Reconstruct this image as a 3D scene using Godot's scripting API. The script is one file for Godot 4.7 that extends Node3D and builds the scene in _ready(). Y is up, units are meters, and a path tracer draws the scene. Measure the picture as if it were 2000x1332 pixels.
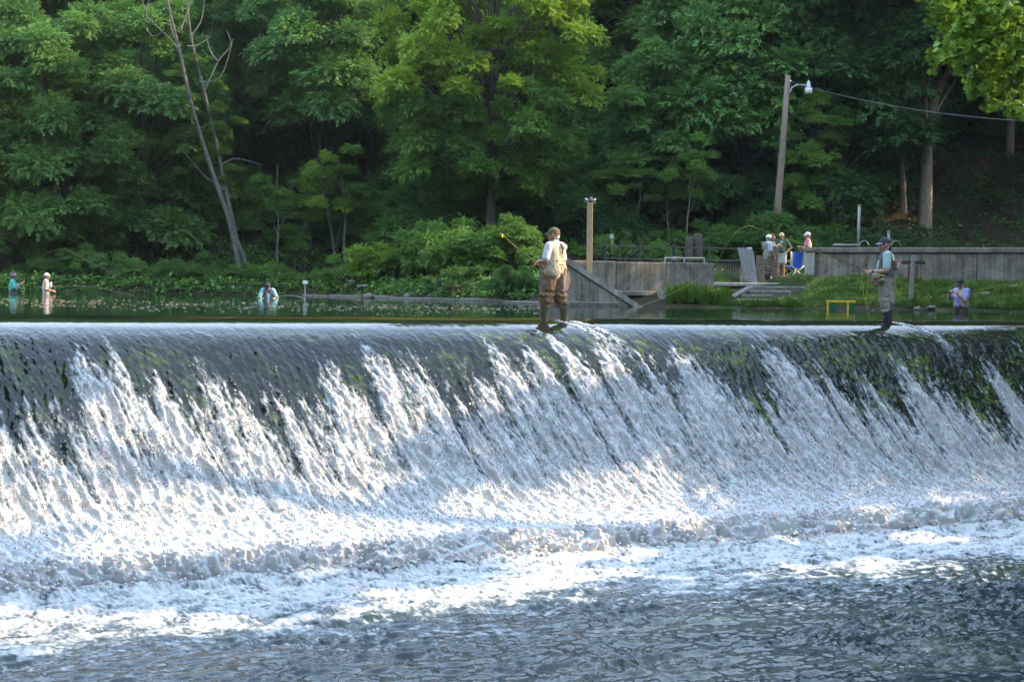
extends Node3D

# A spring-fed trout stream: anglers stand on a low weir, a wooded bluff rises behind the pond.
# World: metres, y up, pond level y = 0, camera at the origin looking along -z.

const FOCAL := 3000.0
var eye := Vector3(0.0, 0.62, 0.0)
var view := Basis()
var sun_dir := Vector3()
var rng := RandomNumberGenerator.new()
var taken := {}
var mats := {}
var noise_a := FastNoiseLite.new()
var noise_b := FastNoiseLite.new()
var noise_c := FastNoiseLite.new()
var noise_d := FastNoiseLite.new()

# ---------------------------------------------------------------- naming and tagging
func numbered(called: String) -> String:
	var n: int = taken.get(called, 0)
	taken[called] = n + 1
	return called if n == 0 else "%s_%03d" % [called, n]

func thing(called: String, label: String, category: String, at := Vector3.ZERO, turn := 0.0, group := "") -> Node3D:
	var o := Node3D.new()
	o.name = numbered(called)
	add_child(o, true)
	o.position = at
	o.rotation.y = turn
	tag(o, label, category, group)
	return o

func tag(o: Node, label: String, category: String, group := "") -> void:
	if label: o.set_meta("label", label)
	if category: o.set_meta("category", category)
	if group: o.set_meta("group", group)

func part(called: String, mesh: Mesh, mat: Material, parent: Node3D) -> MeshInstance3D:
	var m := MeshInstance3D.new()
	m.name = called
	m.mesh = mesh
	if mat: m.material_override = mat
	parent.add_child(m, true)
	return m

func solo(called: String, mesh: Mesh, mat: Material, label: String, category: String, at := Vector3.ZERO, group := "") -> MeshInstance3D:
	var m := part(numbered(called), mesh, mat, self)
	m.position = at
	tag(m, label, category, group)
	return m

func setting(called: String, mesh: Mesh, mat: Material) -> MeshInstance3D:
	var m := part(numbered(called), mesh, mat, self)
	m.set_meta("kind", "structure")
	return m

# ---------------------------------------------------------------- placing
func P(x: float, y: float, d: float) -> Vector3:
	return eye + view * Vector3((x - 1000.0) / FOCAL * d, (666.0 - y) / FOCAL * d, -d)

func G(x: float, d: float, h: float) -> Vector3:   # at depth d and height h
	var a := P(x, 0.0, d)
	var b := P(x, 1000.0, d)
	var k := (h - a.y) / (b.y - a.y)
	return P(x, 1000.0 * k, d)

# ---------------------------------------------------------------- materials
func lin(r: float, g: float, b: float) -> Color:
	return Color(r, g, b).linear_to_srgb()

func plain(r: float, g: float, b: float, rough := 0.8, metal := 0.0) -> StandardMaterial3D:
	var m := StandardMaterial3D.new()
	m.albedo_color = lin(r, g, b)
	m.roughness = rough
	m.metallic = metal
	return m

func noise_tex(size: int, freq: float, lo: Color, hi: Color, seed_no: int, kind := 0, octaves := 4, stretch := Vector2.ONE) -> ImageTexture:
	var n := FastNoiseLite.new()
	n.seed = seed_no
	n.frequency = 1.0
	n.noise_type = FastNoiseLite.TYPE_SIMPLEX_SMOOTH if kind == 0 else FastNoiseLite.TYPE_CELLULAR
	n.fractal_type = FastNoiseLite.FRACTAL_FBM
	n.fractal_octaves = octaves
	var im := Image.create(size, size, false, Image.FORMAT_RGB8)
	var w := 1.0 / size
	for y in size:
		for x in size:
			# a torus in the noise keeps the texture seamless
			var ax := x * w * TAU
			var ay := y * w * TAU
			var k := n.get_noise_3d(cos(ax) * freq * stretch.x + 7.0, sin(ax) * freq * stretch.x + cos(ay) * freq * stretch.y, sin(ay) * freq * stretch.y)
			im.set_pixel(x, y, lo.lerp(hi, clampf(0.5 + k * 0.9, 0.0, 1.0)))
	return ImageTexture.create_from_image(im)

func rough_mat(lo: Color, hi: Color, scale: Vector3, rough: float, seed_no: int, bump := 0.0, kind := 0, freq := 2.5, stretch := Vector2.ONE) -> StandardMaterial3D:
	var m := StandardMaterial3D.new()
	m.albedo_texture = noise_tex(192, freq, lo, hi, seed_no, kind, 5, stretch)
	m.roughness = rough
	m.uv1_triplanar = true
	m.uv1_scale = scale
	if bump > 0.0:
		m.heightmap_enabled = true
		m.heightmap_texture = m.albedo_texture
		m.heightmap_scale = bump
	return m

func painted(rough: float, spec := 0.5, through := 0.0) -> StandardMaterial3D:   # colour from the vertices or copies
	var m := StandardMaterial3D.new()
	m.vertex_color_use_as_albedo = true
	m.roughness = rough
	m.metallic_specular = spec
	m.cull_mode = BaseMaterial3D.CULL_DISABLED
	if through > 0.0:
		m.backlight_enabled = true
		m.backlight = Color(through, through, through)
	return m

# ---------------------------------------------------------------- shapes
func quad(st: SurfaceTool, a: Vector3, b: Vector3, c: Vector3, d: Vector3) -> void:
	for p in [a, b, c, a, c, d]:
		st.add_vertex(p)

# a box with chamfered edges, centred on c, turned by basis b
func block(st: SurfaceTool, c: Vector3, s: Vector3, b := Basis(), ch := 0.01) -> void:
	var h := s * 0.5
	ch = minf(ch, minf(h.x, minf(h.y, h.z)) * 0.5)
	var i := h - Vector3(ch, ch, ch)
	var f := func(x: float, y: float, z: float) -> Vector3: return c + b * Vector3(x, y, z)
	for s1 in [-1.0, 1.0]:
		var X: float = s1
		var faces := [
			[f.call(h.x * X, -i.y, -i.z), f.call(h.x * X, i.y, -i.z), f.call(h.x * X, i.y, i.z), f.call(h.x * X, -i.y, i.z)],
			[f.call(-i.x, h.y * X, -i.z), f.call(-i.x, h.y * X, i.z), f.call(i.x, h.y * X, i.z), f.call(i.x, h.y * X, -i.z)],
			[f.call(-i.x, -i.y, h.z * X), f.call(i.x, -i.y, h.z * X), f.call(i.x, i.y, h.z * X), f.call(-i.x, i.y, h.z * X)],
		]
		for q in faces:
			face(st, q, c)
		for s2 in [-1.0, 1.0]:
			var Y: float = s2
			face(st, [f.call(h.x * X, i.y * Y, -i.z), f.call(h.x * X, i.y * Y, i.z), f.call(i.x * X, h.y * Y, i.z), f.call(i.x * X, h.y * Y, -i.z)], c)
			face(st, [f.call(h.x * X, -i.y, i.z * Y), f.call(h.x * X, i.y, i.z * Y), f.call(i.x * X, i.y, h.z * Y), f.call(i.x * X, -i.y, h.z * Y)], c)
			face(st, [f.call(-i.x, h.y * X, i.z * Y), f.call(i.x, h.y * X, i.z * Y), f.call(i.x, i.y * X, h.z * Y), f.call(-i.x, i.y * X, h.z * Y)], c)
			for s3 in [-1.0, 1.0]:
				var Z: float = s3
				face(st, [f.call(h.x * X, i.y * Y, i.z * Z), f.call(i.x * X, h.y * Y, i.z * Z), f.call(i.x * X, i.y * Y, h.z * Z)], c)

func face(st: SurfaceTool, q: Array, inside: Vector3) -> void:   # a convex face, wound to look away from inside
	var a: Vector3 = q[0]
	var n := (Vector3(q[1]) - a).cross(Vector3(q[2]) - a)
	var mid := Vector3.ZERO
	for p in q: mid += p
	mid /= q.size()
	if n.dot(mid - inside) > 0.0:
		q = q.duplicate()
		q.reverse()
	for k in range(1, q.size() - 1):
		st.add_vertex(q[0]); st.add_vertex(q[k]); st.add_vertex(q[k + 1])

func begin(smooth := false) -> SurfaceTool:
	var st := SurfaceTool.new()
	st.begin(Mesh.PRIMITIVE_TRIANGLES)
	st.set_smooth_group(0 if smooth else -1)
	return st

func done(st: SurfaceTool) -> ArrayMesh:
	st.generate_normals()
	return st.commit()

# a tube along points with a radius at each
func tube(st: SurfaceTool, pts: Array, rad: Array, sides := 7, closed := true) -> void:
	var rings := []
	var up := Vector3(0.137, 0.32, 0.94).normalized()
	for k in pts.size():
		var a: Vector3 = pts[maxi(k - 1, 0)]
		var b: Vector3 = pts[mini(k + 1, pts.size() - 1)]
		var t := (b - a).normalized()
		var x := t.cross(up)
		if x.length() < 0.05: x = t.cross(Vector3.RIGHT)
		x = x.normalized()
		up = x.cross(t).normalized()
		var ring := []
		var r: float = rad[k] if rad.size() > 1 else rad[0]
		for s in sides:
			var ang := TAU * s / sides
			ring.append(Vector3(pts[k]) + (x * cos(ang) + up * sin(ang)) * r)
		rings.append(ring)
	for k in rings.size() - 1:
		for s in sides:
			var s2 := (s + 1) % sides
			quad(st, rings[k][s], rings[k][s2], rings[k + 1][s2], rings[k + 1][s])
	if closed:
		for e in [0, rings.size() - 1]:
			var ring: Array = rings[e]
			for s in range(1, sides - 1):
				if e == 0:
					st.add_vertex(ring[0]); st.add_vertex(ring[s + 1]); st.add_vertex(ring[s])
				else:
					st.add_vertex(ring[0]); st.add_vertex(ring[s]); st.add_vertex(ring[s + 1])

func pipe(a: Vector3, b: Vector3, r: float, r2 := -1.0, sides := 8) -> ArrayMesh:
	var st := begin(true)
	tube(st, [a, b], [r, r if r2 < 0.0 else r2], sides)
	return done(st)

func curve_pipe(pts: Array, r: float, sides := 6, r2 := -1.0) -> ArrayMesh:
	var st := begin(true)
	var rr := []
	for k in pts.size(): rr.append(lerpf(r, r if r2 < 0.0 else r2, float(k) / (pts.size() - 1)))
	tube(st, pts, rr, sides)
	return done(st)

func smooth_path(pts: Array, n: int) -> Array:   # Catmull-Rom through pts
	var out := []
	for k in pts.size() - 1:
		var a: Vector3 = pts[maxi(k - 1, 0)]
		var b: Vector3 = pts[k]
		var c: Vector3 = pts[k + 1]
		var d: Vector3 = pts[mini(k + 2, pts.size() - 1)]
		for s in n:
			out.append(b.cubic_interpolate(c, a, d, float(s) / n))
	out.append(pts[-1])
	return out

func box_mesh(c: Vector3, s: Vector3, b := Basis(), ch := 0.01) -> ArrayMesh:
	var st := begin()
	block(st, c, s, b, ch)
	return done(st)

func sm(a: float, b: float, x: float) -> float:
	var t := clampf((x - a) / (b - a), 0.0, 1.0)
	return t * t * (3.0 - 2.0 * t)
# ---------------------------------------------------------------- water
var crest_a := Vector2(-8.29, -24.87)
var crest_b := Vector2(10.2, -30.6)
var toe_a := Vector2(-6.39, -19.17)
var toe_b := Vector2(8.87, -26.6)
const PROF := [[-0.5, 0.0], [-0.12, -0.002], [-0.03, -0.012], [0.03, -0.026], [0.08, -0.052], [0.14, -0.105], [0.2, -0.19], [0.27, -0.37], [0.35, -0.75], [0.44, -1.29], [0.52, -1.79], [0.6, -2.23], [0.68, -2.62], [0.75, -2.84], [0.82, -2.98], [0.88, -3.06], [0.925, -3.13], [0.955, -3.24], [0.985, -3.4], [1.0, -3.43]]
var prof_lut := PackedFloat32Array()

func build_profile() -> void:
	prof_lut.resize(1501)
	var k := 0
	for i in 1501:
		var t := -0.5 + i / 1000.0
		while k < PROF.size() - 2 and t > PROF[k + 1][0]: k += 1
		var a: Array = PROF[maxi(k - 1, 0)]
		var b: Array = PROF[k]
		var c: Array = PROF[k + 1]
		var d: Array = PROF[mini(k + 2, PROF.size() - 1)]
		var w: float = (t - b[0]) / (c[0] - b[0])
		# slopes limited so that the profile never rises
		var h: float = c[0] - b[0]
		var m1: float = (c[1] - a[1]) / maxf(c[0] - a[0], 1e-4)
		var m2: float = (d[1] - b[1]) / maxf(d[0] - b[0], 1e-4)
		var w2 := w * w
		var w3 := w2 * w
		prof_lut[i] = (2 * w3 - 3 * w2 + 1) * b[1] + (w3 - 2 * w2 + w) * h * m1 + (-2 * w3 + 3 * w2) * c[1] + (w3 - w2) * h * m2

func prof(t: float) -> float:
	var f := clampf((t + 0.5) * 1000.0, 0.0, 1499.0)
	var i := int(f)
	return lerpf(prof_lut[i], prof_lut[i + 1], f - i)

func weir(u: float, t: float) -> Vector3:   # on the smooth water over the weir: u along the crest, t down the flow
	var c := crest_a.lerp(crest_b, u)
	var e := toe_a.lerp(toe_b, u * 1.1 + 0.06)
	var q := c.lerp(e, t)
	return Vector3(q.x, prof(t), q.y)

func crest_u(px: float) -> float:   # u at which the crest stands at that column
	var lo := -0.5
	var hi := 1.5
	for k in 24:
		var m := (lo + hi) * 0.5
		var c := crest_a.lerp(crest_b, m)
		if c.x / -c.y * FOCAL + 1000.0 < px: lo = m
		else: hi = m
	return lo

# foam cover of the falling water, 0 clear to 1 white
func foam_at(u: float, t: float) -> float:
	var r := t * 5.0
	var s := u * 19.4 - (0.24 + 0.22 * u) * r
	# white plumes with rounded heads; dark clefts between them that narrow on the way down
	var cleft := absf(noise_a.get_noise_2d(s * 0.62, 3.0 + r * 0.05))
	var cleft2 := absf(noise_a.get_noise_2d(s * 1.5 + 60.0, 20.0 + r * 0.10))
	var wide := noise_b.get_noise_2d(s * 0.22, 40.0)
	var n3 := noise_a.get_noise_2d(s * 5.5, r * 0.8 + 80.0)
	var fine := noise_c.get_noise_2d(s * 8.0, r * 4.0)
	var start := 0.505 - 0.03 * sm(0.2, 0.5, u) - 0.34 * minf(cleft, 0.42) - 0.20 * minf(cleft2, 0.4) + 0.08 * wide + 0.05 * n3
	var m := sm(-0.03, 0.15, t - start + 0.07 * fine)
	var low := 1.0 - sm(0.5, 0.86, t)
	m *= 1.0 - 0.8 * low * (1.0 - sm(0.0, 0.07, cleft))
	m *= 1.0 - 0.55 * low * (1.0 - sm(0.0, 0.06, cleft2))
	var gap := noise_b.get_noise_2d(s * 2.6 + 11.0, r * 0.55)
	m *= 1.0 - 0.6 * sm(0.14, 0.46, gap) * low
	# thin froth threads over the bare part
	return clampf(m, 0.0, 1.0)

func froth_mat() -> StandardMaterial3D:
	if not mats.has("froth"):
		var m := painted(0.55, 0.36)
		m.subsurf_scatter_enabled = true
		m.subsurf_scatter_strength = 0.8
		mats.froth = m
	return mats.froth

func build_fall() -> void:
	var nu := 1240
	var u0 := -0.42
	var u1 := 1.26
	var ts := PackedFloat32Array()
	var t := -0.42
	while t < 1.004:
		ts.append(t)
		t += 0.03 if t < -0.15 else 0.0052 if t < 0.0 else 0.0036 if t < 0.25 else 0.0040 if t < 0.78 else 0.0030
	var nv := ts.size()
	var pos := PackedVector3Array(); pos.resize(nu * nv)
	var col := PackedColorArray(); col.resize(nu * nv)
	var white := PackedFloat32Array(); white.resize(nu * nv)
	var feet := [crest_u(1066.0) * 19.4, crest_u(1092.0) * 19.4, crest_u(1728.0) * 19.4]
	for j in nv:
		var tj := ts[j]
		var dt := 0.004
		var h0 := prof(tj)
		var slope := (prof(tj + dt) - prof(tj - dt)) / (2.0 * dt * 5.0)
		var bare := 1.0 - sm(0.04, 0.3, tj)
		for i in nu:
			var u := u0 + (u1 - u0) * i / (nu - 1.0)
			var r := tj * 5.0
			var s := u * 19.4 - (0.24 + 0.22 * u) * r
			var c := crest_a.lerp(crest_b, u)
			var e := toe_a.lerp(toe_b, u * 1.1 + 0.06)
			var q := c.lerp(e, tj)
			var m := 0.0
			if tj > 0.1:
				m = foam_at(u, tj)
			var out_n := 0.0
			# clear film: long ripples drawn out along the flow, finer and rougher further down
			var rip := noise_b.get_noise_2d(s * 3.4 + r * 0.7, r * 0.8)
			var rip2 := noise_c.get_noise_2d(s * 8.0 + r * 2.0, r * 3.2)
			var down := pow(sm(0.08, 0.42, tj), 1.2)
			out_n += (1.0 - m) * down * (0.030 * rip + (0.012 + 0.012 * sm(0.12, 0.3, tj)) * rip2 + 0.012 * noise_d.get_noise_2d(s * 21.0, r * 10.0) * sm(0.08, 0.24, tj))
			var grain := 0.0
			if m > 0.01:
				var b1 := absf(noise_b.get_noise_3d(s * 2.6, r * 0.9, 5.0))
				var b2 := noise_c.get_noise_3d(s * 6.5, r * 4.0, 9.0)
				grain = noise_d.get_noise_2d(s * 15.0, r * 6.0)
				var g2 := noise_d.get_noise_2d(s * 27.0 + 50.0, r * 15.0)
				var plume := 1.0 - sm(0.62, 0.86, tj)
				out_n += m * (plume * (0.17 * (0.35 - b1)) + (0.036 + 0.008 * (1.0 - plume)) * b2 + 0.020 * grain + 0.010 * g2)
				grain = grain * 0.6 + g2 * 0.45
			# the water parts at the waders' boots and runs on broken
			var wake := 0.0
			if tj > 0.035 and tj < 0.5:
				for fs in feet:
					var off: float = s - fs - 0.02 + 0.04 * noise_b.get_noise_2d(r * 2.0, 70.0)
					var wide := 0.06 + 0.09 * r
					if absf(off) < wide:
						var ed := absf(off) / wide
						wake = maxf(wake, (1.0 - ed * ed) * (1.0 - sm(0.16, 0.42, tj)))
				if wake > 0.0:
					out_n += wake * (0.012 + 0.014 * noise_c.get_noise_2d(s * 9.0, r * 6.0) + 0.006 * noise_d.get_noise_2d(s * 25.0, r * 18.0))
			# the roller: rounded lumps of froth
			if tj > 0.84:
				var k := sm(0.86, 0.95, tj) * (1.0 - 0.6 * sm(0.985, 1.0, tj))
				var lump := noise_a.get_noise_3d(s * 1.7, r * 2.2, 31.0)
				var l2 := absf(noise_c.get_noise_3d(s * 2.5, r * 3.6, 77.0))
				var l3 := absf(noise_c.get_noise_3d(s * 5.6, r * 8.0, 13.0))
				out_n += k * (0.22 * lump + 0.29 * (0.26 - l2) + 0.09 * (0.3 - l3))
			var nl := 1.0 / sqrt(1.0 + slope * slope)
			var dir := (e - c).normalized()
			var p := Vector3(q.x, h0, q.y) + Vector3(-dir.x * slope * nl, nl, -dir.y * slope * nl) * out_n
			pos[j * nu + i] = p
			# what lies under the film: dark wet stone, moss in patches, golden weed near the lip
			var under := Color(0.012, 0.016, 0.015)
			var lip := sm(-0.16, -0.06, tj)
			var mo := noise_a.get_noise_2d(s * 0.9 + 20.0, r * 1.2) + 0.8 * noise_c.get_noise_2d(s * 5.0, r * 6.5) + 0.5 * noise_d.get_noise_2d(s * 15.0, r * 17.0)
			var zone := sm(0.10, 0.26, tj) * (0.4 + 0.35 * sm(0.2, 0.5, u) + 0.25 * sm(0.5, 0.95, u))
			under = under.lerp(Color(0.045, 0.075, 0.012), zone * sm(0.05, 0.6, mo))
			under = under.lerp(Color(0.15, 0.19, 0.02), zone * sm(0.55, 1.0, mo) * 0.7)
			if u > 0.62:
				under = under.lerp(Color(0.035, 0.036, 0.010), 0.7 * sm(0.62, 0.8, u) * (1.0 - sm(0.1, 0.3, tj)) * lip)
			if tj < 0.06:
				var gold := sm(0.07, 0.2, u + 0.03 * rip) * (1.0 - sm(0.50, 0.535, u)) * lip
				under = under.lerp(Color(0.17, 0.11, 0.02), gold * (1.0 - sm(0.02, 0.06, tj)))
				if tj < -0.06:
					under = Color(0.008, 0.045, 0.022).lerp(under, lip)
			var air := clampf(m * 1.15 + grain * (0.55 + 0.6 * (1.0 - m)) * sm(0.02, 0.3, m), 0.0, 1.0)
			if wake > 0.05:
				air = maxf(air, wake * sm(0.05, 0.5, 0.25 + 0.6 * noise_d.get_noise_2d(s * 22.0 + 3.0, r * 9.0) + 0.5 * noise_c.get_noise_2d(s * 7.0, r * 3.0)))
			var froth := Color(0.17, 0.20, 0.215).lerp(Color(0.58, 0.592, 0.595), sm(0.25, 0.95, air))
			col[j * nu + i] = under.lerp(froth, sm(0.02, 0.45, air))
			white[j * nu + i] = air
	grid_mesh("waterfall", pos, col, white, nu, nv, painted(0.06, 0.40), froth_mat(), 0.35)
	build_spray()

# a grid of points as one mesh with two surfaces: clear water and froth
func grid_mesh(called: String, pos: PackedVector3Array, col: PackedColorArray, white: PackedFloat32Array, nu: int, nv: int, clear: Material, froth: Material, cut: float) -> MeshInstance3D:
	var nor := PackedVector3Array(); nor.resize(nu * nv)
	for j in nv:
		var ja := maxi(j - 1, 0) * nu
		var jb := mini(j + 1, nv - 1) * nu
		for i in nu:
			var x := pos[j * nu + mini(i + 1, nu - 1)] - pos[j * nu + maxi(i - 1, 0)]
			var y := pos[jb + i] - pos[ja + i]
			nor[j * nu + i] = y.cross(x).normalized()
	var ia := PackedInt32Array()
	var ib := PackedInt32Array()
	for j in nv - 1:
		for i in nu - 1:
			var a := j * nu + i
			var b := a + 1
			var c := a + nu
			var d := c + 1
			var q := PackedInt32Array([a, b, d, a, d, c])
			if white[a] + white[d] > 2.0 * cut: ib.append_array(q)
			else: ia.append_array(q)
	var mesh := ArrayMesh.new()
	for set_ in [[ia, clear], [ib, froth]]:
		if set_[0].size() == 0: continue
		var arr := []
		arr.resize(Mesh.ARRAY_MAX)
		arr[Mesh.ARRAY_VERTEX] = pos
		arr[Mesh.ARRAY_NORMAL] = nor
		arr[Mesh.ARRAY_COLOR] = col
		arr[Mesh.ARRAY_INDEX] = set_[0]
		mesh.add_surface_from_arrays(Mesh.PRIMITIVE_TRIANGLES, arr)
		mesh.surface_set_material(mesh.get_surface_count() - 1, set_[1])
	return setting(called, mesh, null)

func lump_mesh(seed_no: int) -> ArrayMesh:
	var r := RandomNumberGenerator.new()
	r.seed = seed_no
	var g := (1.0 + sqrt(5.0)) / 2.0
	var v := [Vector3(-1, g, 0), Vector3(1, g, 0), Vector3(-1, -g, 0), Vector3(1, -g, 0), Vector3(0, -1, g), Vector3(0, 1, g), Vector3(0, -1, -g), Vector3(0, 1, -g), Vector3(g, 0, -1), Vector3(g, 0, 1), Vector3(-g, 0, -1), Vector3(-g, 0, 1)]
	for k in 12: v[k] = v[k].normalized() * r.randf_range(0.7, 1.25)
	var f := [0, 11, 5, 0, 5, 1, 0, 1, 7, 0, 7, 10, 0, 10, 11, 1, 5, 9, 5, 11, 4, 11, 10, 2, 10, 7, 6, 7, 1, 8, 3, 9, 4, 3, 4, 2, 3, 2, 6, 3, 6, 8, 3, 8, 9, 4, 9, 5, 2, 4, 11, 6, 2, 10, 8, 6, 7, 9, 8, 1]
	var st := begin(true)
	for k in range(0, f.size(), 3):
		face(st, [v[f[k]], v[f[k + 1]], v[f[k + 2]]], Vector3.ZERO)
	return done(st)

func scatter(called: String, mesh: Mesh, mat: Material, buf: PackedFloat32Array, parent: Node3D, stuff := false) -> MultiMeshInstance3D:
	var mm := MultiMesh.new()
	mm.transform_format = MultiMesh.TRANSFORM_3D
	mm.use_colors = true
	mm.mesh = mesh
	mm.instance_count = buf.size() / 16
	mm.buffer = buf
	var o := MultiMeshInstance3D.new()
	o.name = called
	o.multimesh = mm
	o.material_override = mat
	parent.add_child(o, true)
	o.set_meta("kind", "stuff")
	return o

func put(buf: PackedFloat32Array, b: Basis, o: Vector3, c: Color) -> void:
	buf.append_array(PackedFloat32Array([b.x.x, b.y.x, b.z.x, o.x, b.x.y, b.y.y, b.z.y, o.y, b.x.z, b.y.z, b.z.z, o.z, c.r, c.g, c.b, 1.0]))

func build_spray() -> void:
	# droplets and clots of froth thrown off the falling water
	rng.seed = 77
	var buf := PackedFloat32Array()
	var n := 0
	var tries := 0
	while n < 42000 and tries < 600000:
		tries += 1
		var u := rng.randf_range(-0.12, 1.05)
		var t := rng.randf_range(0.32, 0.86)
		var m := foam_at(u, t)
		if rng.randf() > (m * 0.9 + 0.01) * (1.0 - 0.85 * sm(0.55, 0.86, t)): continue
		n += 1
		var p := weir(u, t)
		var head := 1.0 - sm(0.45, 0.8, t)
		var lift := rng.randf() * rng.randf() * (0.05 + 0.16 * head) + 0.0
		var size := rng.randf_range(0.004, 0.009) * (1.0 + 1.1 * rng.randf() * rng.randf())
		p += Vector3(rng.randf_range(-0.02, 0.02), lift * 0.8, lift * 0.75 + 0.03)
		var b := Basis.from_euler(Vector3(rng.randf() * TAU, rng.randf() * TAU, 0)) * Basis.from_scale(Vector3(size * rng.randf_range(0.7, 1.3), size * rng.randf_range(0.8, 1.8), size))
		var w := rng.randf_range(0.38, 0.48)
		put(buf, b, p, Color(w, w, w))
	var o := scatter("spray", lump_mesh(5), painted(0.3, 0.36), buf, self, true)
	o.set_meta("label", "white droplets flying off the falling water of the weir")
	# clots of froth along the roller
	buf = PackedFloat32Array()
	for k in 1800:
		var u := rng.randf_range(-0.16, 1.02)
		var t := rng.randf_range(0.90, 1.0)
		var p := weir(u, t)
		var size := rng.randf_range(0.010, 0.030) * (0.6 + rng.randf())
		p += Vector3(0, rng.randf_range(-0.03, 0.11), rng.randf_range(0.0, 0.12))
		var b := Basis.from_euler(Vector3(rng.randf() * TAU, rng.randf() * TAU, 0)) * Basis.from_scale(Vector3(size * 1.3, size, size))
		put(buf, b, p, Color(0.58, 0.592, 0.595))
	o = scatter("froth", lump_mesh(9), froth_mat(), buf, self, true)
	o.set_meta("label", "clots of white froth tumbling in the roller at the foot of the weir")

func build_tailwater() -> void:
	var nu := 720
	var zs := PackedFloat32Array()
	var z := -29.4
	while z < -8.0:
		zs.append(z)
		z += 0.034 + 0.00 * z
	zs.append_array(PackedFloat32Array([-7.0, -5.0, -2.0, 4.0, 12.0]))
	var nv := zs.size()
	var pos := PackedVector3Array(); pos.resize(nu * nv)
	var col := PackedColorArray(); col.resize(nu * nv)
	var white := PackedFloat32Array(); white.resize(nu * nv)
	var along := (toe_b - toe_a).normalized()
	var across := Vector2(-along.y, along.x)   # towards the camera
	for j in nv:
		var zz := zs[j]
		var half := 0.38 * maxf(-zz, 17.0) + 1.5
		for i in nu:
			var x := (i / (nu - 1.0) * 2.0 - 1.0) * half
			if i == 0: x = -24.0
			if i == nu - 1: x = 26.0
			var q := Vector2(x, zz) - toe_a
			var e := q.dot(across)
			var a := q.dot(along)
			var n1 := noise_a.get_noise_2d(a * 0.35 + e * 0.1, e * 0.6)
			var n2 := noise_b.get_noise_2d(a * 1.1 + 30.0, e * 1.9)
			var n3 := noise_c.get_noise_2d(a * 4.2, e * 6.0)
			var n4 := noise_d.get_noise_2d(a * 12.0, e * 15.0)
			var band := 1.0 - sm(-1.0, 0.9, e - 2.45 + 1.0 * n1 + 0.8 * n2 + 0.45 * n3 + 0.3 * noise_c.get_noise_2d(a * 2.0, e * 7.0 + 90.0))
			var lace := sm(0.72, 0.95, 1.0 - absf(noise_b.get_noise_2d(a * 1.3, e * 2.6 + 60.0)) * 1.6) * (1.0 - sm(2.4, 6.5, e + 1.6 * n1)) * sm(0.2, 0.7, 0.5 + n3)
			var air := clampf(band * (0.92 + 0.4 * n4 - 0.45 * absf(n3) + 0.5 * noise_c.get_noise_2d(a * 1.6 + 8.0, e * 3.6)) + lace * 0.75 * (1.0 - band), 0.0, 1.0)
			var near := 1.0 - sm(0.0, 2.2, e)
			var chop := (1.0 - 0.3 * sm(4.0, 9.0, e)) * (0.55 + 0.9 * sm(-0.35, 0.45, noise_a.get_noise_2d(a * 0.28 + 70.0, e * 0.5)))
			var ridge := absf(noise_b.get_noise_2d(a * 0.9 + 5.0, e * 1.6 + 9.0))
			var y := -3.47 + near * 0.07 * n2 + chop * (0.02 * (0.3 - ridge) + 0.045 * noise_c.get_noise_2d(a * 0.9 + 0.3 * e, e * 2.6 + 33.0) + 0.030 * noise_c.get_noise_2d(a * 2.6 + e, e * 6.6 + 3.0) + 0.011 * noise_c.get_noise_2d(a * 6.5 - e, e * 14.0) + 0.004 * noise_d.get_noise_2d(a * 15.0, e * 26.0) * (1.0 - band)) + band * (0.03 * absf(n3) + 0.014 * n4)
			if e < 0.35: y += 0.10 * sm(0.35, -0.1, e)
			if e < -0.5: y -= sm(-0.5, -1.0, e) * 0.6
			if zz > -8.0: y = -3.47
			pos[j * nu + i] = Vector3(x, y, zz)
			var water := Color(0.014, 0.026, 0.028).lerp(Color(0.026, 0.044, 0.047), sm(-0.2, 0.5, n2))
			var froth := Color(0.12, 0.16, 0.175).lerp(Color(0.58, 0.592, 0.595), sm(0.3, 0.95, air))
			col[j * nu + i] = water.lerp(froth, sm(0.08, 0.6, air))
			white[j * nu + i] = air
	grid_mesh("river_water", pos, col, white, nu, nv, painted(0.14, 0.36), froth_mat(), 0.45)

func build_pond() -> void:
	var nu := 300
	var nv := 260
	var pos := PackedVector3Array(); pos.resize(nu * nv)
	var col := PackedColorArray(); col.resize(nu * nv)
	var white := PackedFloat32Array(); white.resize(nu * nv)
	for j in nv:
		var k := j / (nv - 1.0)
		for i in nu:
			var u := -2.2 + 4.6 * i / (nu - 1.0)
			var c := crest_a.lerp(crest_b, u)
			var e := toe_a.lerp(toe_b, u * 1.1 + 0.06)
			var q := c.lerp(e, -0.40)
			q = q.lerp(Vector2(q.x * 1.5, -84.0), 1.0 - pow(k, 0.55))
			var amp := 0.0016 * (1.0 - sm(0.93, 1.0, k))
			pos[j * nu + i] = Vector3(q.x, -0.001 + amp * (noise_c.get_noise_2d(q.x * 0.6, q.y * 1.6) + noise_d.get_noise_2d(q.x * 1.4, q.y * 3.4)), q.y)
			col[j * nu + i] = Color(0.006, 0.026, 0.014)
	grid_mesh("pond_water", pos, col, white, nu, nv, painted(0.05, 0.36), null, 2.0)

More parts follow.
